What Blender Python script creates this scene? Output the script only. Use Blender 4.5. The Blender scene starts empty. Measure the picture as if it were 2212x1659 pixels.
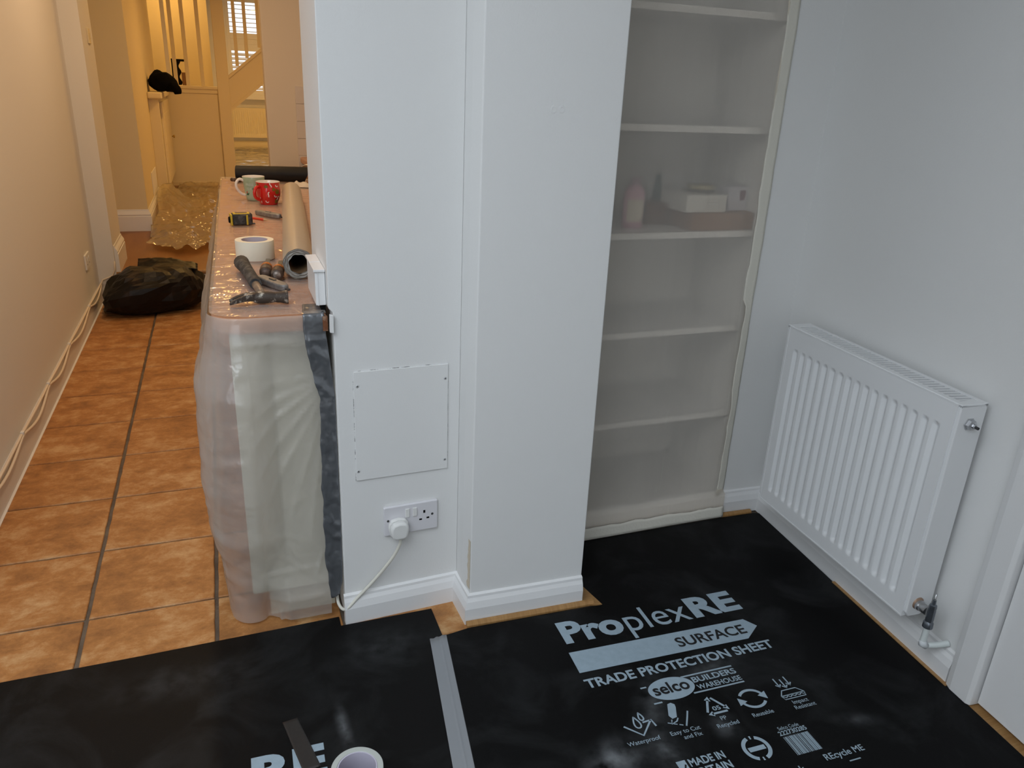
import bpy, bmesh, math, random
from mathutils import Vector, Matrix, noise
random.seed(7)
PI = math.pi
SC = bpy.context.scene
COL = SC.collection

# ------------------------------------------------------------------ camera
def make_camera():
    f, pitch, roll, yaw = 1655.75, .367674, .044692, .366544
    fw = Vector((math.sin(yaw)*math.cos(pitch), math.cos(yaw)*math.cos(pitch), -math.sin(pitch)))
    r = Vector((math.cos(yaw), -math.sin(yaw), 0)); u = r.cross(fw)
    r2 = r*math.cos(roll)+u*math.sin(roll); u2 = u*math.cos(roll)-r*math.sin(roll)
    cd = bpy.data.cameras.new('camera'); co = bpy.data.objects.new('camera', cd); COL.objects.link(co)
    m = Matrix((r2, u2, -fw)).transposed().to_4x4(); m.translation = (0, 0, 1.36)
    co.matrix_world = m
    cd.sensor_fit = 'HORIZONTAL'; cd.sensor_width = 36; cd.lens = 36*f/2212; cd.clip_start = .02; cd.clip_end = 100
    SC.camera = co
make_camera()

# ------------------------------------------------------------------ world, lights, exposure
w = bpy.data.worlds.new('overcast'); SC.world = w; w.use_nodes = True
bg = w.node_tree.nodes['Background']; bg.inputs[0].default_value = (.86, .93, 1, 1); bg.inputs[1].default_value = 1.6
vs = SC.view_settings
vs.view_transform = 'Standard'; vs.look = 'None'; vs.gamma = 1; vs.exposure = 0.0; vs.use_curve_mapping = False

def area(name, loc, target, sx, sy, power, col):
    l = bpy.data.lights.new(name, 'AREA'); l.shape = 'RECTANGLE'; l.size = sx; l.size_y = sy
    l.energy = power; l.color = col
    o = bpy.data.objects.new(name, l); COL.objects.link(o); o.location = loc
    o.rotation_euler = (Vector(target)-Vector(loc)).to_track_quat('-Z', 'Y').to_euler()
    return o
def lamp(name, loc, power, col, size=.09, spread=PI):
    l = bpy.data.lights.new(name, 'AREA'); l.shape = 'DISK'; l.size = size; l.energy = power; l.color = col; l.spread = spread
    o = bpy.data.objects.new(name, l); COL.objects.link(o); o.location = loc
    return o
DAY = (.84, .92, 1.0)
WARM = (1.0, .66, .36); WARMER = (1.0, .56, .16)
area('daylight_fill_back', (-1.5, -2.75, 1.05), (1.1, 1.7, .5), 2.4, 1.9, 23, DAY)  # unseen fill added behind the camera to lift the lower walls
area('daylight_roof_light', (-.95, .0, 2.38), (-.95, .0, 0), 2.0, 2.2, 57, DAY)
lamp('kitchen_downlight', (-.05, 2.95, 2.37), 9, WARM)
lamp('kitchen_downlight.001', (-.12, 4.5, 2.37), 9, WARM)
lamp('kitchen_downlight.002', (1.0, 3.4, 2.37), 3.5, WARM)
lamp('hall_downlight', (.05, 6.2, 2.37), 5, WARMER)
lamp('hall_downlight.001', (0.75, 7.9, 2.37), 22, WARMER)
lamp('stair_fill', (-.35, 10.45, 2.6), 9, WARMER)  # unseen, added to brighten the wall behind the balusters
lamp('far_room_lamp', (.9, 12.6, 2.6), 34, WARMER, .3)
cy = SC.cycles
cy.max_bounces = 7; cy.diffuse_bounces = 4; cy.glossy_bounces = 3; cy.transmission_bounces = 6; cy.transparent_max_bounces = 8
cy.use_light_tree = False; cy.adaptive_threshold = .04

# ------------------------------------------------------------------ material helpers
def nt(m): return m.node_tree.nodes, m.node_tree.links
def mat(name, col, rough=.6, spec=.4, metal=0, bump=None, var=None, coat=0, trans=0):
    """col: base colour; var: (other colour, scale, lo, hi[, stretch]); bump: (scale, strength[, stretch])"""
    m = bpy.data.materials.new(name); m.use_nodes = True
    N, L = nt(m); b = N['Principled BSDF']
    b.inputs['Base Color'].default_value = (*col, 1); b.inputs['Roughness'].default_value = rough
    b.inputs['Specular IOR Level'].default_value = spec; b.inputs['Metallic'].default_value = metal
    b.inputs['Coat Weight'].default_value = coat
    if trans: b.inputs['Transmission Weight'].default_value = trans
    if bump or var:
        tc = N.new('ShaderNodeTexCoord')
    if var:
        c2, sc, lo, hi = var[:4]
        src = tc.outputs['Object']
        if len(var) > 4:
            mp = N.new('ShaderNodeMapping'); mp.inputs['Scale'].default_value = var[4]; L.new(src, mp.inputs[0]); src = mp.outputs[0]
        n = N.new('ShaderNodeTexNoise'); n.inputs['Scale'].default_value = sc; n.inputs['Detail'].default_value = 6; n.inputs['Roughness'].default_value = .65
        L.new(src, n.inputs['Vector'])
        r = N.new('ShaderNodeValToRGB'); r.color_ramp.elements[0].position = lo; r.color_ramp.elements[1].position = hi
        r.color_ramp.elements[0].color = (*col, 1); r.color_ramp.elements[1].color = (*c2, 1)
        L.new(n.outputs['Fac'], r.inputs[0]); L.new(r.outputs[0], b.inputs['Base Color'])
    if bump:
        src = tc.outputs['Object']
        if len(bump) > 2:
            mp = N.new('ShaderNodeMapping'); mp.inputs['Scale'].default_value = bump[2]; L.new(src, mp.inputs[0]); src = mp.outputs[0]
        n = N.new('ShaderNodeTexNoise'); n.inputs['Scale'].default_value = bump[0]; n.inputs['Detail'].default_value = 2
        L.new(src, n.inputs['Vector'])
        bp = N.new('ShaderNodeBump'); bp.inputs['Strength'].default_value = bump[1]; bp.inputs['Distance'].default_value = .004
        L.new(n.outputs['Fac'], bp.inputs['Height']); L.new(bp.outputs[0], b.inputs['Normal'])
    return m

def film(name, tint, clear, blur, white, rough=.18, gloss=.12, bump=(14, .5), rblur=.3, stretch=(1, 1, 1), thru=.45):
    """polythene film: clear see-through + blurred see-through + milky white scatter + sheen"""
    m = bpy.data.materials.new(name); m.use_nodes = True
    N, L = nt(m); N.remove(N['Principled BSDF']); out = N['Material Output']
    tc = N.new('ShaderNodeTexCoord'); mp = N.new('ShaderNodeMapping'); mp.inputs['Scale'].default_value = stretch
    L.new(tc.outputs['Object'], mp.inputs[0])
    n = N.new('ShaderNodeTexNoise'); n.inputs['Scale'].default_value = bump[0]; n.inputs['Detail'].default_value = 3
    n.inputs['Distortion'].default_value = .6
    L.new(mp.outputs[0], n.inputs['Vector'])
    bp = N.new('ShaderNodeBump'); bp.inputs['Strength'].default_value = bump[1]; bp.inputs['Distance'].default_value = .006
    L.new(n.outputs['Fac'], bp.inputs['Height'])
    t = N.new('ShaderNodeBsdfTransparent'); t.inputs[0].default_value = (*tint, 1)
    rf = N.new('ShaderNodeBsdfRefraction'); rf.inputs['IOR'].default_value = 1.02; rf.inputs['Roughness'].default_value = rblur; rf.inputs[0].default_value = (*tint, 1)
    df = N.new('ShaderNodeBsdfDiffuse'); df.inputs[0].default_value = (*tint, 1); L.new(bp.outputs[0], df.inputs['Normal'])
    tl = N.new('ShaderNodeBsdfTranslucent'); tl.inputs[0].default_value = (*tint, 1); L.new(bp.outputs[0], tl.inputs['Normal'])
    gl = N.new('ShaderNodeBsdfGlossy'); gl.inputs['Roughness'].default_value = rough; L.new(bp.outputs[0], gl.inputs['Normal'])
    def mix(a, b, f):
        x = N.new('ShaderNodeMixShader')
        if isinstance(f, float): x.inputs[0].default_value = f
        else: L.new(f, x.inputs[0])
        L.new(a.outputs[0], x.inputs[1]); L.new(b.outputs[0], x.inputs[2]); return x
    see = mix(t, rf, blur/(clear+blur)) if blur > 0 else t
    milk = mix(df, tl, thru)
    body = mix(see, milk, white)
    fr = N.new('ShaderNodeLayerWeight'); fr.inputs[0].default_value = .25; L.new(bp.outputs[0], fr.inputs['Normal'])
    mt = N.new('ShaderNodeMath'); mt.operation = 'MULTIPLY_ADD'; mt.inputs[1].default_value = gloss*2.2; mt.inputs[2].default_value = gloss*.35
    L.new(fr.outputs['Fresnel'], mt.inputs[0]); mt.use_clamp = True
    fin = mix(body, gl, mt.outputs[0])
    L.new(fin.outputs[0], out.inputs[0])
    return m

MT = {}
MT['wall'] = mat('white_wall_paint', (.80, .80, .79), .75, .25, bump=(260, .12))
MT['gloss'] = mat('white_gloss_paint', (.82, .82, .82), .32, .45, bump=(60, .05))
MT['hallwall'] = mat('hall_wall_paint', (.80, .78, .75), .75, .25, bump=(200, .1))
MT['hallyellow'] = mat('hall_magnolia_paint', (.76, .64, .40), .75, .25, bump=(200, .1))
MT['kitchenpaint'] = mat('kitchen_warm_paint', (.72, .64, .54), .75, .25, bump=(200, .1))
MT['ceil'] = mat('ceiling_paint', (.85, .85, .84), .8)
MT['grout'] = mat('dark_grout', (.11, .085, .065), .9, .2, bump=(160, .4), var=((.2, .16, .12), 12, .35, .8))
MT['black_sheet'] = None
MT['print'] = mat('pale_blue_print', (.36, .46, .54), .5, .4, var=((.30, .39, .46), 60, .3, .8))
MT['sheetblack'] = mat('black_plain_plastic', (.012, .012, .013), .5, .3)
MT['oak'] = mat('varnished_pine', (.46, .26, .10), .4, .4, var=((.30, .15, .05), 9, .3, .75, (12, 1, 1)))
MT['oakr'] = mat('varnished_pine_lengthwise', (.46, .27, .11), .4, .4, var=((.30, .15, .05), 9, .3, .75, (1, 12, 1)))
MT['brownfloor'] = mat('brown_wood_floor', (.23, .095, .03), .45, .4, var=((.32, .15, .05), 3, .3, .8, (6, 1, 1)))
MT['worktop'] = mat('brown_laminate_worktop', (.62, .36, .23), .45, .4, var=((.50, .26, .16), 7, .3, .8))
MT['chip'] = mat('raw_chipboard', (.20, .08, .04), .9, .1, var=((.5, .36, .26), 90, .5, .75))
MT['cabinet'] = mat('cream_cabinet', (.66, .66, .56), .45, .4)
MT['plasticwhite'] = mat('white_plastic', (.74, .73, .76), .35, .5)
MT['plugwhite'] = mat('warm_white_plastic', (.80, .80, .78), .35, .5)
MT['cable'] = mat('white_cable', (.72, .70, .62), .5, .4)
MT['cablehall'] = mat('cream_cable', (.78, .68, .55), .5, .4)
MT['black'] = mat('black_void', (.006, .006, .006), .8, .1)
MT['radiator'] = mat('white_radiator_enamel', (.83, .84, .85), .35, .45)
MT['chrome'] = mat('dull_chrome', (.55, .56, .58), .3, .5, 1, var=((.30, .27, .24), 40, .45, .7))
MT['steel'] = mat('dark_steel', (.14, .15, .16), .4, .5, .9)
MT['duct'] = mat('silver_duct_tape', (.19, .20, .215), .28, .6, .55, bump=(30, 1.0))
MT['greytape'] = mat('grey_pvc_tape', (.27, .285, .305), .42, .5)
MT['darktape'] = mat('dark_brown_tape', (.026, .022, .020), .45, .5, bump=(90, .2))
MT['masking'] = mat('masking_tape_paper', (.80, .77, .68), .8, .2, bump=(120, .25))
MT['masktan'] = mat('cream_tape_roll', (.84, .80, .66), .7, .3, bump=(300, .05))
MT['core'] = mat('tape_core_paper', (.55, .50, .56), .7, .3)
MT['coreink'] = mat('magenta_ink', (.50, .10, .18), .7, .2)
MT['film_counter'] = film('polythene_counter', (.97, .93, .89), .9, .0, .42, .2, .2, (13, .8), .22)
MT['film_top'] = film('polythene_top', (.98, .93, .88), .9, .0, .30, .14, .24, (8, 1.0), .15, (2.4, 1, 1), .3)
MT['film_alcove'] = film('polythene_alcove', (.99, .94, .87), .45, .50, .36, .3, .05, (5, .3), .065, (6, 1, 1), .30)
MT['film_hall'] = film('polythene_hall', (.95, .85, .60), .6, .2, .42, .14, .3, (10, .9), .2)
MT['film_far'] = film('polythene_far_floor', (.95, .92, .85), .6, .1, .25, .14, .4, (7, .9), .2)
MT['rollfilm'] = mat('wound_polythene', (.44, .38, .30), .38, .5, bump=(18, .25), coat=.1)
MT['rollend'] = mat('wound_polythene_edge', (.42, .41, .38), .5, .4, var=((.22, .21, .19), 60, .35, .7))
MT['cardcore'] = mat('cardboard_core', (.20, .12, .06), .8, .2)
MT['card'] = mat('brown_cardboard', (.30, .165, .09), .8, .2)
MT['carddk'] = mat('dark_cardboard', (.16, .08, .045), .8, .2)
MT['boxwhite'] = mat('white_carton', (.75, .74, .70), .6, .3)
MT['pink'] = mat('pale_pink_plastic', (.62, .36, .45), .4, .4)
MT['label'] = mat('cream_label', (.72, .66, .55), .6, .3)
MT['green'] = mat('dark_green_plastic', (.03, .10, .09), .4, .4)
MT['bag'] = mat('black_rubble_bag', (.006, .005, .005), .42, .25, bump=(22, .8), var=((.05, .028, .014), 6, .55, .8))
MT['blackcloth'] = mat('black_cloth', (.004, .004, .005), .95, .05, bump=(60, .3))
MT['blackroll'] = mat('black_damp_membrane', (.006, .006, .007), .55, .25, bump=(30, .2), var=((.022, .018, .016), 6, .5, .8))
MT['mugw'] = mat('white_glaze', (.80, .78, .74), .12, .5, coat=.5)
MT['muggreen'] = mat('mint_glaze', (.34, .46, .33), .15, .5, coat=.5)
MT['mugred'] = mat('red_glaze', (.56, .012, .01), .12, .5, coat=.5)
MT['olive'] = mat('olive_print', (.16, .12, .01), .3, .4)
MT['inkgreen'] = mat('dark_green_print', (.01, .10, .04), .3, .4)
MT['inkpale'] = mat('pale_mint_print', (.50, .62, .54), .3, .4)
MT['inkwhite'] = mat('white_print', (.85, .80, .78), .3, .4)
MT['yellow'] = mat('yellow_plastic', (.55, .40, .03), .45, .4)
MT['dirtyblack'] = mat('dusty_black_rubber', (.035, .035, .035), .7, .3, var=((.16, .15, .14), 55, .45, .75))
MT['greymetal'] = mat('scuffed_grey_metal', (.20, .20, .20), .5, .5, .5, var=((.33, .31, .28), 70, .4, .75))
MT['red'] = mat('red_plastic', (.62, .05, .02), .45, .4)
MT['rust'] = mat('rusty_dark_steel', (.06, .045, .035), .6, .4, .3, var=((.60, .56, .48), 55, .52, .66))
MT['handle'] = mat('worn_steel_shaft', (.30, .25, .20), .5, .5, .4, var=((.16, .12, .09), 60, .4, .7))
MT['orange'] = mat('orange_plastic', (.50, .15, .015), .45, .4)
MT['brownplastic'] = mat('brown_rubber', (.07, .04, .025), .5, .4, var=((.25, .20, .16), 70, .5, .8))
MT['cream'] = mat('cream_paint', (.80, .70, .48), .55, .35)
MT['brass'] = mat('brass', (.55, .38, .12), .3, .5, 1)
MT['slat'] = mat('white_shutter', (.82, .80, .76), .4, .4)
MT['walltile'] = mat('pale_wall_tile', (.66, .60, .56), .25, .5)
MT['screw'] = mat('painted_screw', (.62, .62, .62), .4, .5)
MT['slotdark'] = mat('screw_recess', (.05, .05, .05), .7, .2)
MT['plaster'] = mat('old_painted_filler', (.66, .58, .46), .8, .2, bump=(120, .6))

def glass_mat():
    m = bpy.data.materials.new('window_glass'); m.use_nodes = True; N, L = nt(m); N.remove(N['Principled BSDF'])
    t = N.new('ShaderNodeBsdfTransparent'); g = N.new('ShaderNodeBsdfGlossy'); g.inputs['Roughness'].default_value = .02
    x = N.new('ShaderNodeMixShader'); x.inputs[0].default_value = .06
    L.new(t.outputs[0], x.inputs[1]); L.new(g.outputs[0], x.inputs[2]); L.new(x.outputs[0], N['Material Output'].inputs[0]); return m
MT['glass'] = glass_mat()

def tile_mat():
    m = bpy.data.materials.new('terracotta_floor_tile'); m.use_nodes = True; N, L = nt(m); b = N['Principled BSDF']
    tc = N.new('ShaderNodeTexCoord'); oi = N.new('ShaderNodeObjectInfo')
    cm = N.new('ShaderNodeCombineXYZ')
    for k, s in enumerate((37., 53., 11.)):
        mu = N.new('ShaderNodeMath'); mu.operation = 'MULTIPLY'; mu.inputs[1].default_value = s
        L.new(oi.outputs['Random'], mu.inputs[0]); L.new(mu.outputs[0], cm.inputs[k])
    ad = N.new('ShaderNodeVectorMath'); ad.operation = 'ADD'; L.new(tc.outputs['Object'], ad.inputs[0]); L.new(cm.outputs[0], ad.inputs[1])
    mp = N.new('ShaderNodeMapping'); mp.inputs['Scale'].default_value = (1, 1.25, 1); L.new(ad.outputs[0], mp.inputs[0])
    n = N.new('ShaderNodeTexNoise'); n.inputs['Scale'].default_value = 9; n.inputs['Detail'].default_value = 9; n.inputs['Roughness'].default_value = .74; n.inputs['Distortion'].default_value = .15
    L.new(mp.outputs[0], n.inputs['Vector'])
    r = N.new('ShaderNodeValToRGB'); cr = r.color_ramp
    cr.elements[0].position = .33; cr.elements[0].color = (.27, .118, .042, 1)
    cr.elements[1].position = .68; cr.elements[1].color = (.62, .38, .18, 1)
    e = cr.elements.new(.5); e.color = (.44, .20, .065, 1)
    L.new(n.outputs['Fac'], r.inputs[0]); L.new(r.outputs[0], b.inputs['Base Color'])
    n2 = N.new('ShaderNodeTexNoise'); n2.inputs['Scale'].default_value = 45; n2.inputs['Detail'].default_value = 5; L.new(mp.outputs[0], n2.inputs['Vector'])
    bp = N.new('ShaderNodeBump'); bp.inputs['Strength'].default_value = .3; bp.inputs['Distance'].default_value = .004
    L.new(n2.outputs['Fac'], bp.inputs['Height']); L.new(bp.outputs[0], b.inputs['Normal'])
    b.inputs['Roughness'].default_value = .5; b.inputs['Specular IOR Level'].default_value = .3
    return m
MT['tile'] = tile_mat()

def sheet_mat(name, blobs, base):
    """black corrugated sheet with pale plaster-dust smears of their own shape"""
    m = bpy.data.materials.new(name); m.use_nodes = True; N, L = nt(m); b = N['Principled BSDF']
    tc = N.new('ShaderNodeTexCoord')
    n = N.new('ShaderNodeTexNoise'); n.inputs['Scale'].default_value = 4.5; n.inputs['Detail'].default_value = 8; n.inputs['Roughness'].default_value = .6; n.inputs['Distortion'].default_value = .8
    L.new(tc.outputs['Object'], n.inputs['Vector'])
    rr = N.new('ShaderNodeMapRange'); rr.inputs['From Min'].default_value = .48; rr.inputs['From Max'].default_value = .75; L.new(n.outputs['Fac'], rr.inputs[0])
    acc = None
    for (x, y, rx, ry, ang, s) in blobs:
        mp = N.new('ShaderNodeMapping'); mp.vector_type = 'TEXTURE'
        mp.inputs['Location'].default_value = (x, y, 0); mp.inputs['Rotation'].default_value = (0, 0, ang); mp.inputs['Scale'].default_value = (rx, ry, 1)
        L.new(tc.outputs['Object'], mp.inputs[0])
        g = N.new('ShaderNodeTexGradient'); g.gradient_type = 'QUADRATIC_SPHERE'; L.new(mp.outputs[0], g.inputs[0])
        mu = N.new('ShaderNodeMath'); mu.operation = 'MULTIPLY'; mu.inputs[1].default_value = s; L.new(g.outputs['Fac'], mu.inputs[0])
        if acc is None: acc = mu
        else:
            a = N.new('ShaderNodeMath'); a.operation = 'ADD'; L.new(acc.outputs[0], a.inputs[0]); L.new(mu.outputs[0], a.inputs[1]); acc = a
    n3 = N.new('ShaderNodeTexNoise'); n3.inputs['Scale'].default_value = 22; n3.inputs['Detail'].default_value = 6; L.new(tc.outputs['Object'], n3.inputs['Vector'])
    m3 = N.new('ShaderNodeMapRange'); m3.inputs['From Min'].default_value = .3; m3.inputs['From Max'].default_value = .7; L.new(n3.outputs['Fac'], m3.inputs[0])
    mm = N.new('ShaderNodeMath'); mm.operation = 'MULTIPLY'; L.new(acc.outputs[0], mm.inputs[0]); L.new(m3.outputs[0], mm.inputs[1])
    ml = N.new('ShaderNodeMath'); ml.operation = 'MULTIPLY_ADD'; ml.inputs[1].default_value = .05; L.new(rr.outputs[0], ml.inputs[0]); L.new(mm.outputs[0], ml.inputs[2])
    mx = N.new('ShaderNodeMix'); mx.data_type = 'RGBA'; mx.inputs[6].default_value = (*base, 1); mx.inputs[7].default_value = (.33, .35, .37, 1)
    ml.use_clamp = True
    L.new(ml.outputs[0], mx.inputs[0]); L.new(mx.outputs[2], b.inputs['Base Color'])
    n2 = N.new('ShaderNodeTexNoise'); n2.inputs['Scale'].default_value = 420; L.new(tc.outputs['Object'], n2.inputs['Vector'])
    bp = N.new('ShaderNodeBump'); bp.inputs['Strength'].default_value = .25; bp.inputs['Distance'].default_value = .001
    L.new(n2.outputs['Fac'], bp.inputs['Height']); L.new(bp.outputs[0], b.inputs['Normal'])
    b.inputs['Roughness'].default_value = .6; b.inputs['Specular IOR Level'].default_value = .14
    return m

# ------------------------------------------------------------------ mesh helpers
class MB:
    def __init__(s): s.v = []; s.f = []
    def add(s, vs, fs):
        k = len(s.v); s.v += [tuple(v) for v in vs]; s.f += [tuple(i+k for i in f) for f in fs]; return s
    def box(s, x0, x1, y0, y1, z0, z1, T=None):
        vs = [(x, y, z) for z in (z0, z1) for y in (y0, y1) for x in (x0, x1)]
        if T: vs = [T(*v) for v in vs]
        return s.add(vs, [(0, 2, 3, 1), (4, 5, 7, 6), (0, 1, 5, 4), (1, 3, 7, 5), (3, 2, 6, 7), (2, 0, 4, 6)])
    def prism(s, poly, z0, z1, T=None):
        n = len(poly); vs = [(p[0], p[1], z0) for p in poly]+[(p[0], p[1], z1) for p in poly]
        if T: vs = [T(*v) for v in vs]
        return s.add(vs, [tuple(range(n-1, -1, -1)), tuple(range(n, 2*n))]+[(i, (i+1) % n, n+(i+1) % n, n+i) for i in range(n)])
    def tube(s, pts, r, n=8, cap=True):
        pts = [Vector(p) for p in pts]; m = len(pts); rs = r if isinstance(r, (list, tuple)) else [r]*m
        vs = []; fs = []; prev = None
        for i, p in enumerate(pts):
            t = (pts[min(i+1, m-1)]-pts[max(i-1, 0)]).normalized()
            a = prev if prev is not None else (Vector((0, 0, 1)) if abs(t.z) < .9 else Vector((1, 0, 0)))
            a = (a-t*a.dot(t)).normalized(); prev = a; b = t.cross(a)
            for k in range(n):
                q = p+(a*math.cos(2*PI*k/n)+b*math.sin(2*PI*k/n))*rs[i]; vs.append(q)
        for i in range(m-1):
            for k in range(n): fs.append((i*n+k, i*n+(k+1) % n, (i+1)*n+(k+1) % n, (i+1)*n+k))
        if cap: fs += [tuple(range(n-1, -1, -1)), tuple((m-1)*n+k for k in range(n))]
        return s.add(vs, fs)
    def lathe(s, prof, n=32, T=None, cap=False):
        """prof [(r,z)], revolved about z; T maps local to world"""
        vs = []; fs = []; m = len(prof)
        for (r, z) in prof:
            for k in range(n):
                v = (r*math.cos(2*PI*k/n), r*math.sin(2*PI*k/n), z); vs.append(T(*v) if T else v)
        for i in range(m-1):
            for k in range(n): fs.append((i*n+k, i*n+(k+1) % n, (i+1)*n+(k+1) % n, (i+1)*n+k))
        if cap: fs += [tuple(range(n-1, -1, -1)), tuple((m-1)*n+k for k in range(n))]
        return s.add(vs, fs)
    def grid(s, fn, nu, nv):
        vs = [fn(i/(nu-1), j/(nv-1)) for j in range(nv) for i in range(nu)]
        return s.add(vs, [(j*nu+i, j*nu+i+1, (j+1)*nu+i+1, (j+1)*nu+i) for j in range(nv-1) for i in range(nu-1)])
    def sweep(s, path, prof, closed=True):
        """path 2D list walked with the outside on its right; prof [(outward distance, z)] as a closed loop"""
        n = len(path); P = [Vector(p) for p in path]; vs = []; fs = []; m = len(prof)
        for i in range(n):
            d0 = (P[i]-P[i-1]).normalized() if i > 0 else None
            d1 = (P[i+1]-P[i]).normalized() if i < n-1 else None
            d0 = d0 or d1; d1 = d1 or d0
            n0 = Vector((d0.y, -d0.x)); n1 = Vector((d1.y, -d1.x)); b = (n0+n1).normalized(); k = 1/max(.3, b.dot(n0))
            for (o, z) in prof: q = P[i]+b*o*k; vs.append((q.x, q.y, z))
        for i in range(n-1):
            for k in range(m): fs.append((i*m+k, i*m+(k+1) % m, (i+1)*m+(k+1) % m, (i+1)*m+k))
        fs += [tuple(range(m-1, -1, -1)), tuple((n-1)*m+k for k in range(m))]
        return s.add(vs, fs)

def rot2(cx, cy, a):
    c, s_ = math.cos(a), math.sin(a)
    return lambda x, y, z: (cx+x*c-y*s_, cy+x*s_+y*c, z)

def obj(name, mb, m, parent=None, smooth=False, bevel=0, seg=2, thick=0, kind=None, auto=None):
    me = bpy.data.meshes.new(name); me.from_pydata(mb.v, [], mb.f)
    bm = bmesh.new(); bm.from_mesh(me)
    if not thick: bmesh.ops.recalc_face_normals(bm, faces=bm.faces)
    bm.to_mesh(me); bm.free()
    if isinstance(m, str): m = MT[m]
    me.materials.append(m)
    if smooth: me.polygons.foreach_set('use_smooth', [True]*len(me.polygons))
    o = bpy.data.objects.new(name, me); COL.objects.link(o)
    if parent is not None:
        o.parent = parent
        if parent.type == 'EMPTY': o.matrix_parent_inverse = Matrix.Translation(-Vector(parent.location))
    if thick:
        md = o.modifiers.new('thickness', 'SOLIDIFY'); md.thickness = thick; md.offset = 0
    if bevel:
        md = o.modifiers.new('bevel', 'BEVEL'); md.width = bevel; md.segments = seg; md.limit_method = 'ANGLE'; md.angle_limit = .6
        if hasattr(md, 'harden_normals'): md.harden_normals = False
    if auto and smooth:
        for e in me.edges: pass
        me.set_sharp_from_angle(angle=auto)
    if kind: o['kind'] = kind
    return o
def thing(name, label, cat, loc, group=None):
    o = bpy.data.objects.new(name, None); COL.objects.link(o); o.location = loc; o.empty_display_size = .05
    o['label'] = label; o['category'] = cat
    if group: o['group'] = group
    return o
def tag(o, label, cat, group=None):
    o['label'] = label; o['category'] = cat
    if group: o['group'] = group
    return o
def struct(name, mb, m, label=None, cat=None, **k):
    o = obj(name, mb, m, **k); o['kind'] = 'structure'
    if label: o['label'] = label
    if cat: o['category'] = cat
    return o
def fbm(x, y, z=0., oct=4, rough=.5):
    a = 1.; f = 1.; t = 0.
    for _ in range(oct):
        t += a*noise.noise((x*f, y*f, z*f+3.1*_)); f *= 2; a *= rough
    return t
def ridge(x, y, z=0., oct=3):
    a = 1.; f = 1.; t = 0.
    for _ in range(oct):
        t += a*(1-2.2*abs(noise.noise((x*f, y*f, z*f+7.7*_)))); f *= 2.1; a *= .5
    return t
def lerp_table(tab, x):
    if x <= tab[0][0]: return tab[0][1]
    for (a, va), (b, vb) in zip(tab, tab[1:]):
        if x <= b:
            t = (x-a)/(b-a); t = t*t*(3-2*t); return va+(vb-va)*t
    return tab[-1][1]

# ================================================================== THE SETTING
# floor slab with the visible tiles as its pieces
fl = struct('floor', MB().box(-3.2, 2.4, -3.0, 5.37, -.12, -.005), 'grout')
def tile_mesh(seed, w, h, jit=.0011):
    rnd = random.Random(seed); ring = []
    n = 7
    for (a, b) in (((-w/2, -h/2), (w/2, -h/2)), ((w/2, -h/2), (w/2, h/2)), ((w/2, h/2), (-w/2, h/2)), ((-w/2, h/2), (-w/2, -h/2))):
        for k in range(n):
            t = k/n; ring.append((a[0]+(b[0]-a[0])*t+rnd.uniform(-jit, jit), a[1]+(b[1]-a[1])*t+rnd.uniform(-jit, jit)))
    N = len(ring); mb = MB()
    vs = [(x, y, -.012) for x, y in ring]+[(x, y, -.0025) for x, y in ring]+[(x*(1-.0022/w*2), y*(1-.0022/h*2), 0) for x, y in ring]
    mb.add(vs, [(i, (i+1) % N, N+(i+1) % N, N+i) for i in range(N)]+[(N+i, N+(i+1) % N, 2*N+(i+1) % N, 2*N+i) for i in range(N)]+[tuple(range(2*N, 3*N))])
    me = bpy.data.meshes.new('tile'); me.from_pydata(mb.v, [], mb.f); me.materials.append(MT['tile']); return me
TW, TH = .323, .336
tmeshes = [tile_mesh(s, TW-.0108, TH-.0078) for s in range(4)]
def put_tile(i, k):
    o = bpy.data.objects.new('tile', random.choice(tmeshes)); COL.objects.link(o); o.parent = fl
    o.location = (-.433+TW*(i+.5), 1.938+TH*(k+.5), 0)
    if random.random() < .5: o.rotation_euler.z = PI
for k in range(-1, 10):
    for i in (-1, 0): put_tile(i, k)
for k in range(-1, 10): put_tile(1, k)
put_tile(2, -1)
# raised hall floor, its white riser and wooden nosing
struct('floor_hall', MB().box(-1.3, 2.2, 5.37, 15.1, -.12, .16), 'brownfloor')
struct('trim_step_riser', MB().box(-.667, .32, 5.345, 5.37, 0, .138), 'gloss')
struct('trim_step_nosing', MB().tube([(-.667, 5.35, .153), (.32, 5.35, .153)], .016, 10), 'oak', smooth=True)

# left hall wall, the two nibs and the yellow side wall
struct('wall_left', MB().box(-.95, -.770, 1.95, 5.34, 0, 2.4), 'hallwall')
struct('wall_left_nib', MB().box(-.95, -.667, 5.34, 5.81, 0, 2.4), 'hallwall')
struct('wall_hall_right', MB().box(2.2, 2.4, 5.6, 9.95, 0, 2.4), 'hallwall')
struct('wall_hall_recess', MB().box(-1.35, -1.2, 5.81, 6.88, 0, 2.4), 'hallyellow')
struct('wall_hall_left', MB().box(-1.35, -.565, 6.88, 9.82, 0, 2.4), 'hallyellow')
struct('baseboard_left', MB().box(-.770, -.756, 1.95, 5.34, 0, .105), 'hallwall', bevel=.003)
hallprof = [(0, .16), (.022, .16), (.022, .275), (.018, .28), (.020, .292), (.014, .305), (.006, .318), (.004, .33), (0, .33)]
struct('baseboard_nib', MB().sweep([(-.667, 5.37), (-.667, 5.81), (-.95, 5.81)][::-1][1:] if False else [(-.667, 5.81), (-.667, 5.375)][::-1], [(o, z) for o, z in hallprof]), 'gloss', smooth=False)
struct('baseboard_hall', MB().sweep([(-1.2, 6.88), (-.565, 6.88), (-.565, 8.32)], hallprof), 'gloss')
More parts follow.
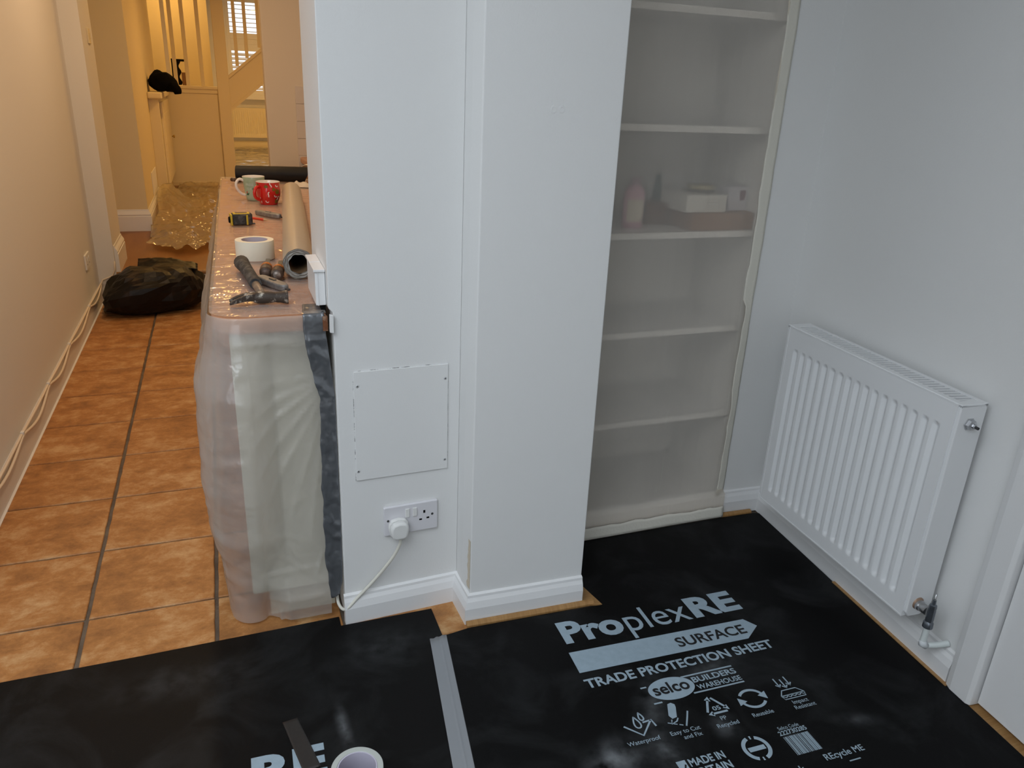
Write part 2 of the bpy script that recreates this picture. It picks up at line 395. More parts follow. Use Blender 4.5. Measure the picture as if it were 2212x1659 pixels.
struct('trim_caulk_left', MB().box(-.757, -.7475, 1.95, 5.34, -.006, .0025), 'gloss', bevel=.002)
struct('ceiling', MB().box(-3.4, 2.8, -3.2, 9.74, 2.4, 2.55), 'ceil')
struct('ceiling_far_room', MB().box(-1.4, 2.8, 9.7, 15.4, 2.75, 2.9), 'ceil')
struct('wall_hall_bulkhead', MB().box(-1.4, 2.8, 9.68, 9.74, 2.4, 2.9), 'ceil')

# front room shell behind the camera: closed left wall, return and back wall
struct('wall_front_left', MB().box(-3.3, -3.15, -3.0, 1.95, 0, 2.4), 'wall')
struct('wall_front_return', MB().box(-3.15, -.95, 1.95, 2.1, 0, 2.4), 'wall')
struct('wall_back', MB().box(-3.15, 2.4, -3.1, -2.95, 0, 2.4), 'wall')

# pier (with the notch at worktop height), column, alcove and right wall
pier = [(.53, 0), (.217, 0), (.217, .862), (.2075, .872), (.2075, 2.4), (.53, 2.4)]
def pierT(x, z, y): return (x, y+(x-.209)*.05, z)
struct('wall_pier', MB().prism(pier, 1.734, 2.03, pierT), 'wall', bevel=.0025)
struct('wall_column', MB().prism([(.535, 1.641), (.862, 1.630), (.875, 2.30), (.53, 2.30), (.53, 1.70)], 0, 2.4), 'wall', bevel=.003)
struct('wall_alcove_back', MB().box(.5, 2.1, 2.28, 2.4, 0, 2.4), 'wall')
struct('wall_alcove_stub', MB().prism([(1.54, 1.942), (1.80, 1.930), (1.80, 2.28), (1.54, 2.28)], 0, 2.4), 'wall', bevel=.003)
U = Vector((1.612, 1.033)); Wd = (Vector((1.685, 1.938))-U).normalized(); Wn = Vector((-Wd.y, Wd.x))
def RW(s, o, z): q = U+Wd*s+Wn*o; return (q.x, q.y, z)      # right wall frame: along, outward, up
struct('wall_right', MB().box(-.05, 1.4, -.20, -.016, 0, 2.4, RW), 'wall')
struct('wall_right_far', MB().box(1.62, 1.78, 2.4, 5.75, 0, 2.4), 'hallwall')
struct('wall_right_near', MB().box(-3.95, -.90, -.20, -.016, 0, 2.4, RW), 'wall')
struct('wall_door_head', MB().box(-.90, -.05, -.20, -.016, 2.05, 2.4, RW), 'wall')
prof = [(0, 0), (.018, 0), (.018, .047), (.013, .066), (.008, .076), (.007, .083), (0, .087)]
struct('baseboard_center', MB().sweep([(.2125, 1.7342), (.5305, 1.7501), (.535, 1.641), (.862, 1.630)], prof), 'gloss')
struct('baseboard_alcove', MB().sweep([(.87, 1.940), (1.54, 1.942), (1.70, 1.934)], prof), 'gloss')
struct('baseboard_right', MB().sweep([(RW(.905, -.016, 0)[0], RW(.905, -.016, 0)[1]), (RW(.016, -.016, 0)[0], RW(.016, -.016, 0)[1])][::1], prof), 'gloss')
# architrave, door, threshold, bare wood strips
struct('trim_door_architrave', MB().prism([(.012, -.016), (.012, .004), (-.006, .010), (-.055, .010), (-.064, .004), (-.064, -.10), (.012, -.10)], .004, 2.1, lambda s, o, z: RW(s, o, z)), 'gloss', bevel=.002)
door = struct('door_1', MB().box(-.86, -.0685, -.052, -.012, .014, 2.04, RW), 'gloss', bevel=.0015)
struct('wall_door_void', MB().box(-.90, -.05, -.26, -.20, 0, 2.05, RW), 'black')
struct('trim_door_threshold', MB().box(-.9, -.0, -.16, .03, -.004, .0015, RW), 'oakr')
struct('trim_wood_strip_right', MB().box(.005, .45, -.002, .012, -.004, .006, RW), 'oakr')
struct('trim_wood_bead_column', MB().sweep([(.520, 1.622), (.894, 1.611)], [(0, 0), (.013, 0), (.013, .006), (.008, .012), (0, .013)]), 'oak')
struct('trim_wood_strip_column', MB().prism([(.858, 1.604), (.914, 1.589), (.893, 1.70), (.874, 1.77), (.868, 1.66)], .0005, .0052), 'oakr')
struct('trim_wood_bead_alcove', MB().sweep([(1.53, 1.921), (1.655, 1.915)], [(0, 0), (.014, 0), (.013, .009), (0, .013)]), 'oak', bevel=.002)

# ================================================================== FLOOR PROTECTION SHEETS
def place(o, parent): o.parent = parent; return o
def text_mesh(txt, x, y, capH, width=None, bold=0., ang=0., z=.0046, align='L', shear=0.):
    cu = bpy.data.curves.new('t', 'FONT'); cu.body = txt; cu.size = 1; cu.offset = bold; cu.shear = shear; cu.fill_mode = 'FRONT'; cu.resolution_u = 4
    to = bpy.data.objects.new('t', cu); COL.objects.link(to)
    bpy.context.view_layer.update()
    me = bpy.data.meshes.new_from_object(to.evaluated_get(bpy.context.evaluated_depsgraph_get()))
    bpy.data.objects.remove(to); bpy.data.curves.remove(cu)
    vs = [v.co.copy() for v in me.vertices]; fs = [tuple(p.vertices) for p in me.polygons]; bpy.data.meshes.remove(me)
    x0 = min(v.x for v in vs); x1 = max(v.x for v in vs)
    ky = capH/(.69+2*bold); kx = width/(x1-x0) if width else ky
    off = {'L': 0, 'C': .5, 'R': 1}[align]*(x1-x0)*kx
    T = rot2(x, y, ang)
    mb = MB(); mb.add([T((v.x-x0)*kx-off, (v.y+bold)*ky, z) for v in vs], fs); return mb
def flat(poly, x, y, ang, z): T = rot2(x, y, ang); return MB().add([T(p[0], p[1], z) for p in poly], [tuple(range(len(poly)))])
def stroke(mb, pts, w, T, z, closed=False):
    """flat ink line of width w"""
    P = [Vector(p) for p in pts]; n = len(P)
    vs = []
    for i in range(n):
        a = P[(i-1) % n] if (closed or i > 0) else P[i]; b = P[(i+1) % n] if (closed or i < n-1) else P[i]
        d = (b-a).normalized(); q = Vector((-d.y, d.x))*w/2
        vs += [T(*(P[i]+q), z), T(*(P[i]-q), z)]
    m = n if closed else n-1
    mb.add(vs, [(2*i, 2*i+1, 2*((i+1) % n)+1, 2*((i+1) % n)) for i in range(m)]); return mb
A = -.0215   # slight turn of the printed sheet
def pt(x, y):
    T = rot2(.751, 1.554, A); q = T(x, y, 0); return q[0], q[1]
def title(parent, dx, dy, full=True):
    z = .0046
    def tx(name, s, x, y, h, w, b=0., al='L', mt_='print', zz=z):
        q = pt(x, y); o = obj(name, text_mesh(s, q[0]+dx, q[1]+dy, h, w, b, A, zz, al), mt_, parent); return o
    tx('printed_title', 'Pro', .000, -.089, .088, .178, .040)
    tx('printed_title', 'plex', .188, -.089, .088, .195, .000)
    tx('printed_title', 'RE', .393, -.089, .088, .152, .044)
    q = pt(0, 0)
    obj('printed_arrow', flat([(-.010, -.197), (.483, -.203), (.538, -.164), (.516, -.129), (-.008, -.121)], q[0]+dx, q[1]+dy, A, z), 'print', parent)
    tx('printed_word', 'SURFACE', .284, -.183, .036, .212, .020, mt_='sheetblack', zz=z+.0006)
    if not full: return
    tx('printed_line', 'TRADE PROTECTION SHEET', -.012, -.252, .031, .545, .028)
    # oval logo with the two bars and words
    T = rot2(q[0]+dx, q[1]+dy, A)
    el = [(.187+.062*math.cos(2*PI*k/40), -.308+.036*math.sin(2*PI*k/40)) for k in range(40)]
    obj('printed_oval', MB().add([T(x, y, z) for x, y in el], [tuple(range(40))]), 'print', parent)
    tx('printed_word', 'selco', .137, -.322, .036, .098, .022, mt_='sheetblack', zz=z+.0006)
    for (x0, x1, y) in ((.228, .376, -.2835), (.232, .376, -.3405), (.112, .128, -.290), (.120, .142, -.345)):
        obj('printed_bar', MB().add([T(x0, y, z), T(x1, y, z), T(x1, y+.0045, z), T(x0, y+.0045, z)], [(0, 1, 2, 3)]), 'print', parent)
    tx('printed_word', 'BUILDERS', .251, -.3075, .0185, .125, .024)
    tx('printed_word', 'WAREHOUSE', .251, -.3315, .0160, .125, .018)
    # five care icons and captions
    w = .0048
    m = MB()
    def drop(cx, cy, s):
        pts = [(cx+s*.62*math.sin(a)*(1 if True else 1)*math.sin(a/2)**1.3, cy+s*math.cos(a)) for a in [2*PI*k/16 for k in range(16)]]
        stroke(m, pts, w*.8, T, z, True)
    drop(.052, -.382, .017); drop(.069, -.368, .012)
    stroke(m, [(.018, -.385), (.018+.033, -.421), (.088, -.384)], w, T, z); stroke(m, [(.066, -.386), (.089, -.384), (.092, -.404)], w, T, z)
    obj('printed_icon', m, 'print', parent)
    m = MB(); m.add([T(x, y, z) for x, y in [(.135, -.385), (.150, -.352), (.160, -.350), (.167, -.357), (.165, -.366), (.152, -.394), (.139, -.396)]], [tuple(range(7))])
    stroke(m, [(.136, -.398), (.130, -.410), (.146, -.405), (.153, -.397)], w*.7, T, z)
    for k in range(3): stroke(m, [(.122+.012*k, -.404-.006*k), (.130+.012*k, -.408-.006*k)], w*.6, T, z)
    stroke(m, [(.160, -.424), (.176, -.400), (.186, -.384)], w*.8, T, z)
    obj('printed_icon', m, 'print', parent)
    m = MB(); c = (.257, -.392)
    tri = [(c[0]+.036*math.sin(a), c[1]+.036*math.cos(a)) for a in (0, 2*PI/3, 4*PI/3)]
    for k in range(3):
        a, b = Vector(tri[k]), Vector(tri[(k+1) % 3]); stroke(m, [a.lerp(b, .13), a.lerp(b, .80)], w*1.2, T, z)
        d = (b-a).normalized(); q2 = Vector((-d.y, d.x)); e = a.lerp(b, .74)
        m.add([T(*(e+q2*.008), z), T(*(e-q2*.008), z), T(*(e+d*.014), z)], [(0, 1, 2)])
    obj('printed_icon', m, 'print', parent)
    tx('printed_caption', '05', .258, -.402, .0125, .021, .02, 'C')
    m = MB(); c = (.361, -.394)
    for a0 in (.35, .35+PI):
        stroke(m, [(c[0]+.032*math.cos(a0+t*2.2/10), c[1]+.027*math.sin(a0+t*2.2/10)) for t in range(11)], w*1.5, T, z)
        e = Vector((c[0]+.032*math.cos(a0), c[1]+.027*math.sin(a0))); d = Vector((math.sin(a0), -math.cos(a0))); q2 = Vector((d.y, -d.x))
        m.add([T(*(e+q2*.013), z), T(*(e-q2*.013), z), T(*(e+d*.021), z)], [(0, 1, 2)])
    obj('printed_icon', m, 'print', parent)
    m = MB()
    for k, x in enumerate((.450, .465, .480)):
        yy = -.382-(.006 if k == 1 else 0); stroke(m, [(x, yy+.030), (x, yy)], w*.75, T, z); stroke(m, [(x-.007, yy+.009), (x, yy), (x+.007, yy+.009)], w*.75, T, z)
    stroke(m, [(.434, -.409), (.446, -.393), (.486, -.393), (.500, -.409)], w*.6, T, z)
    stroke(m, [(.434, -.409), (.500, -.409)], w*.5, T, z)
    stroke(m, [(.434+.0033*k, -.414+.0022*math.sin(k*1.6)) for k in range(21)], w*.5, T, z)
    stroke(m, [(.434, -.409), (.437, -.421), (.497, -.421), (.500, -.409)], w*.5, T, z)
    obj('printed_icon', m, 'print', parent)
    for s, x, y in (('Waterproof', .044, -.441), ('Easy to Cut', .150, -.441), ('and Fix', .160, -.458), ('PP', .257, -.433), ('Recycled', .257, -.452), ('Reusable', .357, -.447), ('Impact', .470, -.439), ('Resistant', .472, -.455)):
        tx('printed_caption', s, x, y, .0115, None, .006, 'C')
    # lower row: made-in mark, round seal, code and bars
    m = MB(); m.add([T(x, y, z) for x, y in [(.082, -.508), (.104, -.508), (.104, -.56), (.082, -.56)]], [(0, 1, 2, 3)])
    obj('printed_flag', m, 'print', parent)
    m = MB(); stroke(m, [(.086, -.545), (.100, -.520)], .004, T, z+.0006); stroke(m, [(.084, -.528), (.100, -.552)], .003, T, z+.0006)
    obj('printed_flag_line', m, 'sheetblack', parent)
    tx('printed_word', 'MADE IN', .110, -.529, .0205, .088, .028); tx('printed_word', 'BRITAIN', .108, -.556, .0205, .092, .028)
    m = MB(); c = (.279, -.526)
    ra, rb = .034, .025
    m.add([T(c[0]+r*math.cos(2*PI*k/48), c[1]+r*math.sin(2*PI*k/48), z) for r in (ra, rb) for k in range(48)], [(k, (k+1) % 48, 48+(k+1) % 48, 48+k) for k in range(48) if k % 24 not in (9, 10, 12, 13)])
    m.add([T(x, y, z) for x, y in [(.258, -.533), (.300, -.533), (.300, -.521), (.258, -.521)]], [(0, 1, 2, 3)])
    obj('printed_seal', m, 'print', parent)
    tx('printed_caption', 'Selco Code', .388, -.498, .0095, .056, .004, 'C'); tx('printed_number', '222730285', .390, -.513, .0125, .075, .018, 'C')
    m = MB(); x = .356; rnd = random.Random(3)
    while x < .424:
        ww = rnd.choice((.0012, .0018, .003)); m.add([T(a, b, z) for a, b in [(x, -.570), (x+ww, -.570), (x+ww, -.518), (x, -.518)]], [(0, 1, 2, 3)]); x += ww+rnd.choice((.0010, .0016, .0022))
    obj('printed_barcode', m, 'print', parent, kind='stuff')
    tx('printed_caption', 'REcycle ME', .410, -.601, .0165, .105, .012)
    m = MB(); m.add([T(a, b, z) for a, b in [(.458, -.618), (.488, -.618), (.488, -.615), (.458, -.615)]], [(0, 1, 2, 3)]); obj('printed_bar', m, 'print', parent)
    tx('printed_caption', '.uk', .318, -.612, .018, .03, .014)

MT['sheetR'] = sheet_mat('black_sheet_dusty', [(.70, 1.09, .11, .08, .3, .75), (.82, 1.08, .06, .09, .2, .40), (.86, 1.21, .06, .18, -.5, .28), (1.07, 1.28, .16, .06, .1, .26), (.99, 1.10, .06, .06, 0, .35), (1.13, 1.02, .05, .05, 0, .25), (1.3, 1.02, .09, .03, -.3, .22)], (.0030, .0030, .0032))
MT['sheetL'] = sheet_mat('black_sheet_scuffed', [(.155, 1.36, .022, .11, .05, .55), (-.2, 1.62, .3, .1, 0, .10), (.3, 1.6, .2, .12, 0, .10)], (.0048, .0046, .0046))
shR = obj('protection_sheet', MB().prism([(.458, 1.594), (.52, 1.604), (.914, 1.5885), (.894, 1.70), (.8755, 1.775), (.8765, 1.903), (1.53, 1.902), (1.66, 1.898), RW(.86, .004, 0)[:2], RW(.5, .006, 0)[:2], RW(.3, .010, 0)[:2], (1.604, 1.0), (1.586, .80), (1.50, -.1), (.30, -.1), (.389, 1.16)], .001, .004), 'sheetR')
tag(shR, 'printed black floor protection sheet lying between the radiator and the grey tape', 'floor sheet')
title(shR, 0, 0)
shL = obj('protection_sheet', MB().prism([(-2.2, 1.735), (-.76, 1.738), (-.59, 1.741), (-.29, 1.742), (.04, 1.748), (.2, 1.752), (.2, 1.713), (.4475, 1.713), (.4475, 1.597), (.455, 1.594), (.386, 1.16), (.30, -.1), (-2.2, -.1)], .0008, .0038), 'sheetL')
tag(shL, 'black plastic floor protection sheet edging the terracotta tiles, left of the grey tape', 'floor sheet')
title(shL, -1.189, -.209, False)
# grey tape joining the two sheets
mb = MB()
mb.grid(lambda u, v: ((.412+.046*u)*(1-v)+(.20+.050*u)*v, (1.590+.006*u)*(1-v)+(0+0*u)*v+(.0015*math.sin(u*17+1) if v == 0 else 0), .0046+.0010*math.exp(-((u-.62)/.05)**2)*(1 if v > .01 else .6)), 25, 60)
tag(obj('joining_tape', mb, 'greytape', thick=.0006, smooth=True), 'long strip of grey tape joining the two black floor sheets', 'tape strip')
mb = MB().grid(lambda u, v: (.026+.033*u+(.030)*v+.004*u*v, 1.415+.004*u-.150*v, .0056+.0004*math.sin(9*v+3*u)), 8, 20)
tag(obj('dark_tape_strip', mb, 'darktape', thick=.0005, smooth=True), 'short dark brown tape strip stuck over the printed letters on the left sheet', 'tape strip')
# half cut roll of tape at the bottom of the picture
tr = thing('tape_roll', 'pale grey roll of tape lying flat on the left black sheet beside the printed letters', 'tape roll', (0.159, 1.199, .004))
T = lambda x, y, z: (0.159+x, 1.199+y, .0042+z)
obj('tape_winding', MB().lathe([(.041, 0), (.053, 0), (.0535, .003), (.053, .047), (.0525, .048), (.042, .048), (.041, .047), (.041, 0)], 64, T), mat('clear_grey_tape', (.52, .55, .52), .35, .5), tr, smooth=True, auto=.6)
obj('core', MB().lathe([(.0405, .001), (.0405, .0475), (.038, .0475), (.038, .001), (.0405, .001)], 64, T), mat('lilac_core_lining', (.58, .55, .66), .6, .3), tr, smooth=True, auto=.6)
obj('core_mark', MB().add([T(.012+.0377*math.cos(-1.2), -.0377*1.0, .02), T(.020, -.0336, .02), T(.014, -.0366, .034)], [(0, 1, 2)]), 'slotdark', tr)

# ================================================================== PIER FITTINGS
def PW(x, d, z): return (x, 1.734+(x-.209)*.05-d, z)        # pier front face: along x, outward d
ap = thing('access_panel', 'square white painted access panel screwed to the wall above the socket', 'panel', PW(.377, 0, .418))
mb = MB(); mb.prism([(.2575, .4205), (.4975, .4185), (.4965, .7105), (.2585, .7125)], .0006, .004, lambda x, z, d: PW(x, d, z))
obj('board', mb, 'wall', ap, bevel=.0007, seg=1)
for k, (x, z) in enumerate([(.267, .676), (.489, .673), (.263, .447), (.490, .446)]):
    sT = lambda a, b, c, x=x, z=z: PW(x+a, .004+c, z+b)
    s_ = obj('screw', MB().lathe([(0.0001, .0012), (.0035, .0010), (.0048, 0), (.0048, -.001)], 14, sT), 'screw', ap, smooth=True)
    m2 = MB(); m2.box(-.0022, .0022, -.0006, .0006, .0011, .0015, sT); m2.box(-.0006, .0006, -.0022, .0022, .0011, .0015, sT)
    obj('cross_recess', m2, 'slotdark', s_)
# the dark crack around the panel: a plate behind its edges with the gap's shade in its colour
m2 = MB(); m2.prism([(.2558, .4190), (.4990, .4170), (.4980, .7122), (.2568, .7142)], -.0005, .0003, lambda x, z, d: PW(x, d, z))
obj('shadow_gap', m2, mat('gap_shade_and_fill', (.30, .30, .30), .8, .2, var=((.78, .78, .78), 30, .42, .5)), ap)

so = thing('double_socket', 'white double wall socket with two switches low on the white pier', 'socket', PW(.397, 0, .244))
SA = math.atan(.05)
def ST(a, b, c): return PW(.397+a, c, .2885+b)
def rrect(w, h, r, n=6):
    P = []
    for cx, cy, a0 in ((w/2-r, h/2-r, 0), (-w/2+r, h/2-r, PI/2), (-w/2+r, -h/2+r, PI), (w/2-r, -h/2+r, 3*PI/2)):
        P += [(cx+r*math.cos(a0+PI/2*k/n), cy+r*math.sin(a0+PI/2*k/n)) for k in range(n+1)]
    return P
obj('face_plate', MB().prism(rrect(.146, .086, .004), 0, .0095, ST), 'plasticwhite', so, bevel=.003, seg=3)
for x in (-.010, .010):
    obj('switch', MB().prism([(x-.0055, .006), (x+.0055, .006), (x+.0055, .031), (x-.0055, .031)], .009, .0125, ST), 'plugwhite', so, bevel=.001)
for (x, y, a, b) in ((.036, .014, .0028, .0042), (.026, -.008, .0038, .0024), (.046, -.006, .0038, .0024)):
    obj('pin_hole', MB().box(x-a, x+a, y-b, y+b, .0090, .00975, ST), 'black', so)
for x in (-.062, .058):
    obj('screw', MB().lathe([(.0001, .0099), (.0034, .0099), (.0034, .009)], 12, lambda a, b, c, x=x: ST(x+a, .003+b, c)), 'slotdark', so)
pl = thing('plug', 'white mains plug with its cable in the left outlet of the double socket', 'plug', PW(.362, .02, .27))
pp = [(-.021, -.022), (-.026, .000), (-.025, .012), (-.018, .023), (0, .027), (.018, .023), (.025, .012), (.026, .000), (.021, -.022), (.012, -.027), (-.012, -.027)]
def PT(a, b, c): return ST(-.036+a, -.016+b, c)
obj('plug_base', MB().prism([(x*1.03, y*1.03) for x, y in pp], .0096, .022, PT), 'plugwhite', pl, bevel=.004, seg=3, smooth=True, auto=.7)
obj('plug_top', MB().prism([(x*.93, y*.93) for x, y in pp], .022, .042, PT), 'plugwhite', pl, bevel=.006, seg=3, smooth=True, auto=.7)
def bez(p, n=16):
    P = [Vector(q) for q in p]; out = []
    Q = [P[0]*2-P[1]]+P+[P[-1]*2-P[-2]]
    for i in range(1, len(Q)-2):
        for k in range(n):
            t = k/n; a, b, c, d = Q[i-1], Q[i], Q[i+1], Q[i+2]
            out.append(.5*((2*b)+(-a+c)*t+(2*a-5*b+4*c-d)*t*t+(-a+3*b-3*c+d)*t**3))
    return out+[P[-1]]
obj('cable', MB().tube(bez([ST(-.034, -.040, .028), ST(-.036, -.062, .028), ST(-.056, -.105, .022), ST(-.10, -.165, .012), ST(-.150, -.214, .012), ST(-.176, -.238, .014), ST(-.189, -.246, .002), ST(-.197, -.238, -.02), ST(-.196, -.22, -.04)]), .0042, 10), 'cable', pl, smooth=True)
# bare filler patch low on the column's left arris
def filler(u, v):
    y = 1.6425+(.016+.007*fbm(v*6, 1.3))*u; return (.535-.0848*(y-1.641)-.0006-.0005*abs(fbm(u*5, v*20, 2)), y, .098+.15*v)
tag(obj('filler_patch', MB().grid(filler, 6, 24), 'plaster', thick=.0004), 'flaking cream filler patch low on the left corner of the white column', 'filler')
# two small filled screw holes on the column face
for k, (x, z) in enumerate(((.697, 1.321), (.716, 1.322))):
    yy = 1.641-(x-.535)*.0336
    mb = MB().lathe([(.0001, -.0002), (.0022, -.0001), (.0042, .0007), (.0065, .0005), (.009, 0)], 14, lambda a, b, c, x=x, z=z, yy=yy: (x+a, yy-c, z+b*1.1))
    tag(obj('filled_screw_hole', mb, 'wall', smooth=True), ('left' if k == 0 else 'right')+' one of two painted-over screw holes on the column face', 'screw hole')

# ================================================================== RADIATOR (front room)
RU = Vector((1.612, 1.033)); Rd = (Vector((1.66, 1.93))-RU).normalized(); Rn = Vector((-Rd.y, Rd.x))
def RR(s, o, z): q = RU+Rd*s+Rn*o; return (q.x, q.y, z)
ra = thing('radiator', 'white ribbed panel radiator with a grille top on the right wall', 'radiator', RR(.43, .04, .147))
S0, S1, Z0, Z1, OF = .125, .744, .147, .727, .080
NCH = 17; pitch = (S1-S0-.05)/NCH
def rib(s):
    t = ((s-S0-.025)/pitch) % 1.
    if s < S0+.025 or s > S1-.025: return 0.
    x = abs(t-.5)/.34
    return 0. if x >= 1 else (.5+.5*math.cos(PI*x))**.7
def radfront(u, v):
    s = S0+(S1-S0)*u; z = Z0+(Z1-Z0)*v
    e = min(max((z-(Z0+.040))/.012, 0), 1)*min(max(((Z1-.058)-z)/.012, 0), 1)
    return RR(s, OF-.0075*rib(s)*e, z)
mb = MB()
us = 221; zs = [0, .02, .05, .066, .070, .076, .082, .088, .092, .12, .3, .5, .7, .86, .877, .882, .888, .893, .900, .906, .93, .97, 1]
vs = [radfront(i/(us-1), z) for z in zs for i in range(us)]
mb.add(vs, [(j*us+i, j*us+i+1, (j+1)*us+i+1, (j+1)*us+i) for j in range(len(zs)-1) for i in range(us-1)])
# seam flange round the pressed panel
for (a, b, c, d) in ((S0, S1, Z0-.004, Z0), (S0, S1, Z1, Z1+.002), (S0-.003, S0, Z0-.004, Z1+.002), (S1, S1+.003, Z0-.004, Z1+.002)):
    mb.box(a, b, OF-.012, OF+.001, c, d, RR)
obj('front_panel', mb, 'radiator', ra, smooth=True, auto=.5)
obj('rear_panel', MB().box(S0, S1, .001, .012, Z0, Z1, RR), 'radiator', ra, bevel=.002)
obj('inner_fins', MB().box(S0+.02, S1-.02, .02, .06, Z0+.04, Z1-.05, RR), 'steel', ra)
sidepoly = [(.0, Z0+.03), (.0, Z1-.008), (.006, Z1+.002), (OF-.004, Z1+.002), (OF-.002, Z1-.005), (OF-.002, Z0+.012), (OF-.012, Z0-.002), (.028, Z0-.002), (.022, Z0+.010), (.010, Z0+.016)]
for nm, s in (('side_panel', S0-.012), ('side_panel', S1+.004)):
    obj(nm, MB().prism(sidepoly, s, s+.010, lambda o, z, ss: RR(ss, o, z)), 'radiator', ra, bevel=.003)
mb = MB()
for (o0, o1) in ((.0, .012), (OF-.020, OF-.002)): mb.box(S0-.012, S1+.014, o0, o1, Z1-.004, Z1+.0035, RR)
mb.box(S0-.012, S0+.012, .0, OF-.002, Z1-.004, Z1+.0033, RR); mb.box(S1-.010, S1+.014, .0, OF-.002, Z1-.004, Z1+.0033, RR)
gr = obj('top_grille', mb, 'radiator', ra, bevel=.0015)
mb = MB(); ng = 38
for k in range(ng):
    s = S0+.016+(S1-S0-.032)*k/(ng-1); mb.box(s-.0042, s+.0034, .012, OF-.020, Z1-.003, Z1+.0025, lambda a, b, c: RR(a+(b-.03)*.15, b, c))
obj('grille_slats', mb, 'radiator', gr, kind='stuff')
obj('bleed_plug', MB().lathe([(.0001, .019), (.005, .019), (.0055, .012), (.0125, .011), (.0135, .003), (.016, .002), (.016, -.004)], 6, lambda a, b, c: RR(S0-.012-c, .043+a, Z1-.046+b)), 'chrome', ra)
obj('bleed_screw', MB().lathe([(.0001, .024), (.0035, .024), (.0035, .015)], 12, lambda a, b, c: RR(S0-.012-c, .040+a, Z1-.048+b)), 'slotdark', ra)
obj('inlet_collar', MB().lathe([(.0001, .006), (.009, .006), (.017, .001), (.017, -.006)], 24, lambda a, b, c: RR(S0-.012-c, .046+a, Z0+.036+b)), mat('copper_brown_ring', (.36, .24, .17), .5, .4, .4), ra, smooth=True)
obj('far_inlet', MB().lathe([(.0001, .014), (.013, .014), (.015, .002), (.015, -.004)], 18, lambda a, b, c: RR(S1+.002+c, .046+a, Z0+.016+b)), 'chrome', ra, smooth=True)
va = obj('valve', MB().lathe([(.0001, .030), (.0115, .030), (.012, .012), (.014, .010), (.014, .004)], 14, lambda a, b, c: RR(S0-.012-c, .046+a, Z0+.034+b)), 'chrome', ra, smooth=True, auto=.6)
vs_ = S0-.055
obj('valve_body', MB().lathe([(.0001, .062), (.004, .062), (.005, .050), (.0085, .048), (.0095, .040), (.0088, .038), (.0095, .030), (.010, .006), (.0095, .000), (.0120, -.004), (.0125, -.018), (.009, -.020)], 18, lambda a, b, c: RR(vs_+a, .046+b, Z0+.014+c)), mat('gunmetal_valve', (.20, .22, .25), .25, .5, .8), va, smooth=True, auto=.6)
obj('valve_stem', MB().tube([RR(vs_, .046, Z0+.06), RR(vs_, .046, Z0+.094)], [.0035, .002], 8), 'chrome', va, smooth=True)
pip = MB().tube(bez([RR(vs_, .046, Z0-.004), RR(vs_, .046, Z0-.030), RR(vs_, .046, Z0-.054), RR(vs_-.004, .034, Z0-.060), RR(vs_-.014, .010, Z0-.056), RR(vs_-.022, -.014, Z0-.050)], 8), .0078, 12)
obj('pipe', pip, mat('white_painted_pipe', (.70, .75, .74), .35, .45), ra, smooth=True)
obj('pipe_elbow', MB().tube([RR(vs_, .046, Z0-.046), RR(vs_, .046, Z0-.056), RR(vs_-.004, .036, Z0-.062)], [.0095, .0105, .0092], 12), mat('painted_elbow', (.66, .69, .71), .4, .4), ra, smooth=True)

# ================================================================== ALCOVE
ords = ['lowest', 'second lowest', 'third lowest, holding the boxes', 'fourth from the bottom', 'fifth from the bottom', 'topmost']
for k, z in enumerate((.380, .680, .983, 1.2835, 1.5865, 1.889)):
    o = obj('alcove_shelf', MB().box(.8765, 1.5385, 1.967, 2.279, z-.0185, z), 'gloss', bevel=.0012)
    desc = {0: 'lowest white shelf behind the polythene in the alcove', 1: 'second white shelf from the floor in the alcove', 2: 'white alcove shelf that carries the cartons and bottles',
            3: 'empty white alcove shelf just above the cartons', 4: 'white alcove shelf near the top edge of the picture', 5: 'highest alcove shelf, above the picture'}[k]
    if k < 5: tag(o, desc, 'shelf', 'shelves in the alcove')
    else: bpy.data.objects.remove(o)
struct('trim_alcove_plinth', MB().box(.8765, 1.5385, 1.945, 2.27, .0, .082), 'gloss')
zs = .9835
def carton(name, x0, x1, y0, y1, z0, z1, m, label, ang=0, extra=None):
    t = thing(name, label, 'box', ((x0+x1)/2, (y0+y1)/2, z0)); T = rot2((x0+x1)/2, (y0+y1)/2, ang)
    hx, hy = (x1-x0)/2, (y1-y0)/2
    obj('carton_body', MB().box(-hx, hx, -hy, hy, z0, z1-.001, T), m, t, bevel=.0015)
    mb = MB(); mb.box(-hx, -.0008, -hy, hy, z1-.001, z1, T); mb.box(.0008, hx, -hy, hy, z1-.001, z1, T)
    obj('lid_flap', mb, m, t)
    if extra: extra(t, T, hx, hy)
    return t
carton('cardboard_box', 1.316, 1.535, 1.985, 2.16, zs, 1.034, 'card', 'flat brown cardboard box on the alcove shelf')
def wbx(t, T, hx, hy):
    mb = MB()
    for k in range(4): mb.box(-.01, hx-.008, -hy-.0005, -hy, 1.047+.008*k, 1.049+.008*k, T)
    obj('print_lines', mb, mat('grey_print', (.52, .51, .49), .6, .2), t)
carton('white_box', 1.300, 1.440, 2.00, 2.15, 1.0345, 1.086, 'boxwhite', 'white carton lying on the flat brown cardboard box', 0, wbx)
def sbx(t, T, hx, hy): obj('picture', MB().box(.006, .026, -hy-.0006, -hy, 1.066, 1.096, T), mat('dark_rose_print', (.18, .06, .09), .6, .2), t)
carton('small_carton', 1.468, 1.534, 2.03, 2.09, 1.0345, 1.107, mat('lilac_white_carton', (.66, .65, .72), .6, .3), 'small pale lilac carton standing at the right end of the shelf', 0, sbx)
carton('brown_box', 1.222, 1.300, 2.10, 2.20, zs, 1.047, 'carddk', 'dark brown box between the pink bottle and the flat cardboard box')
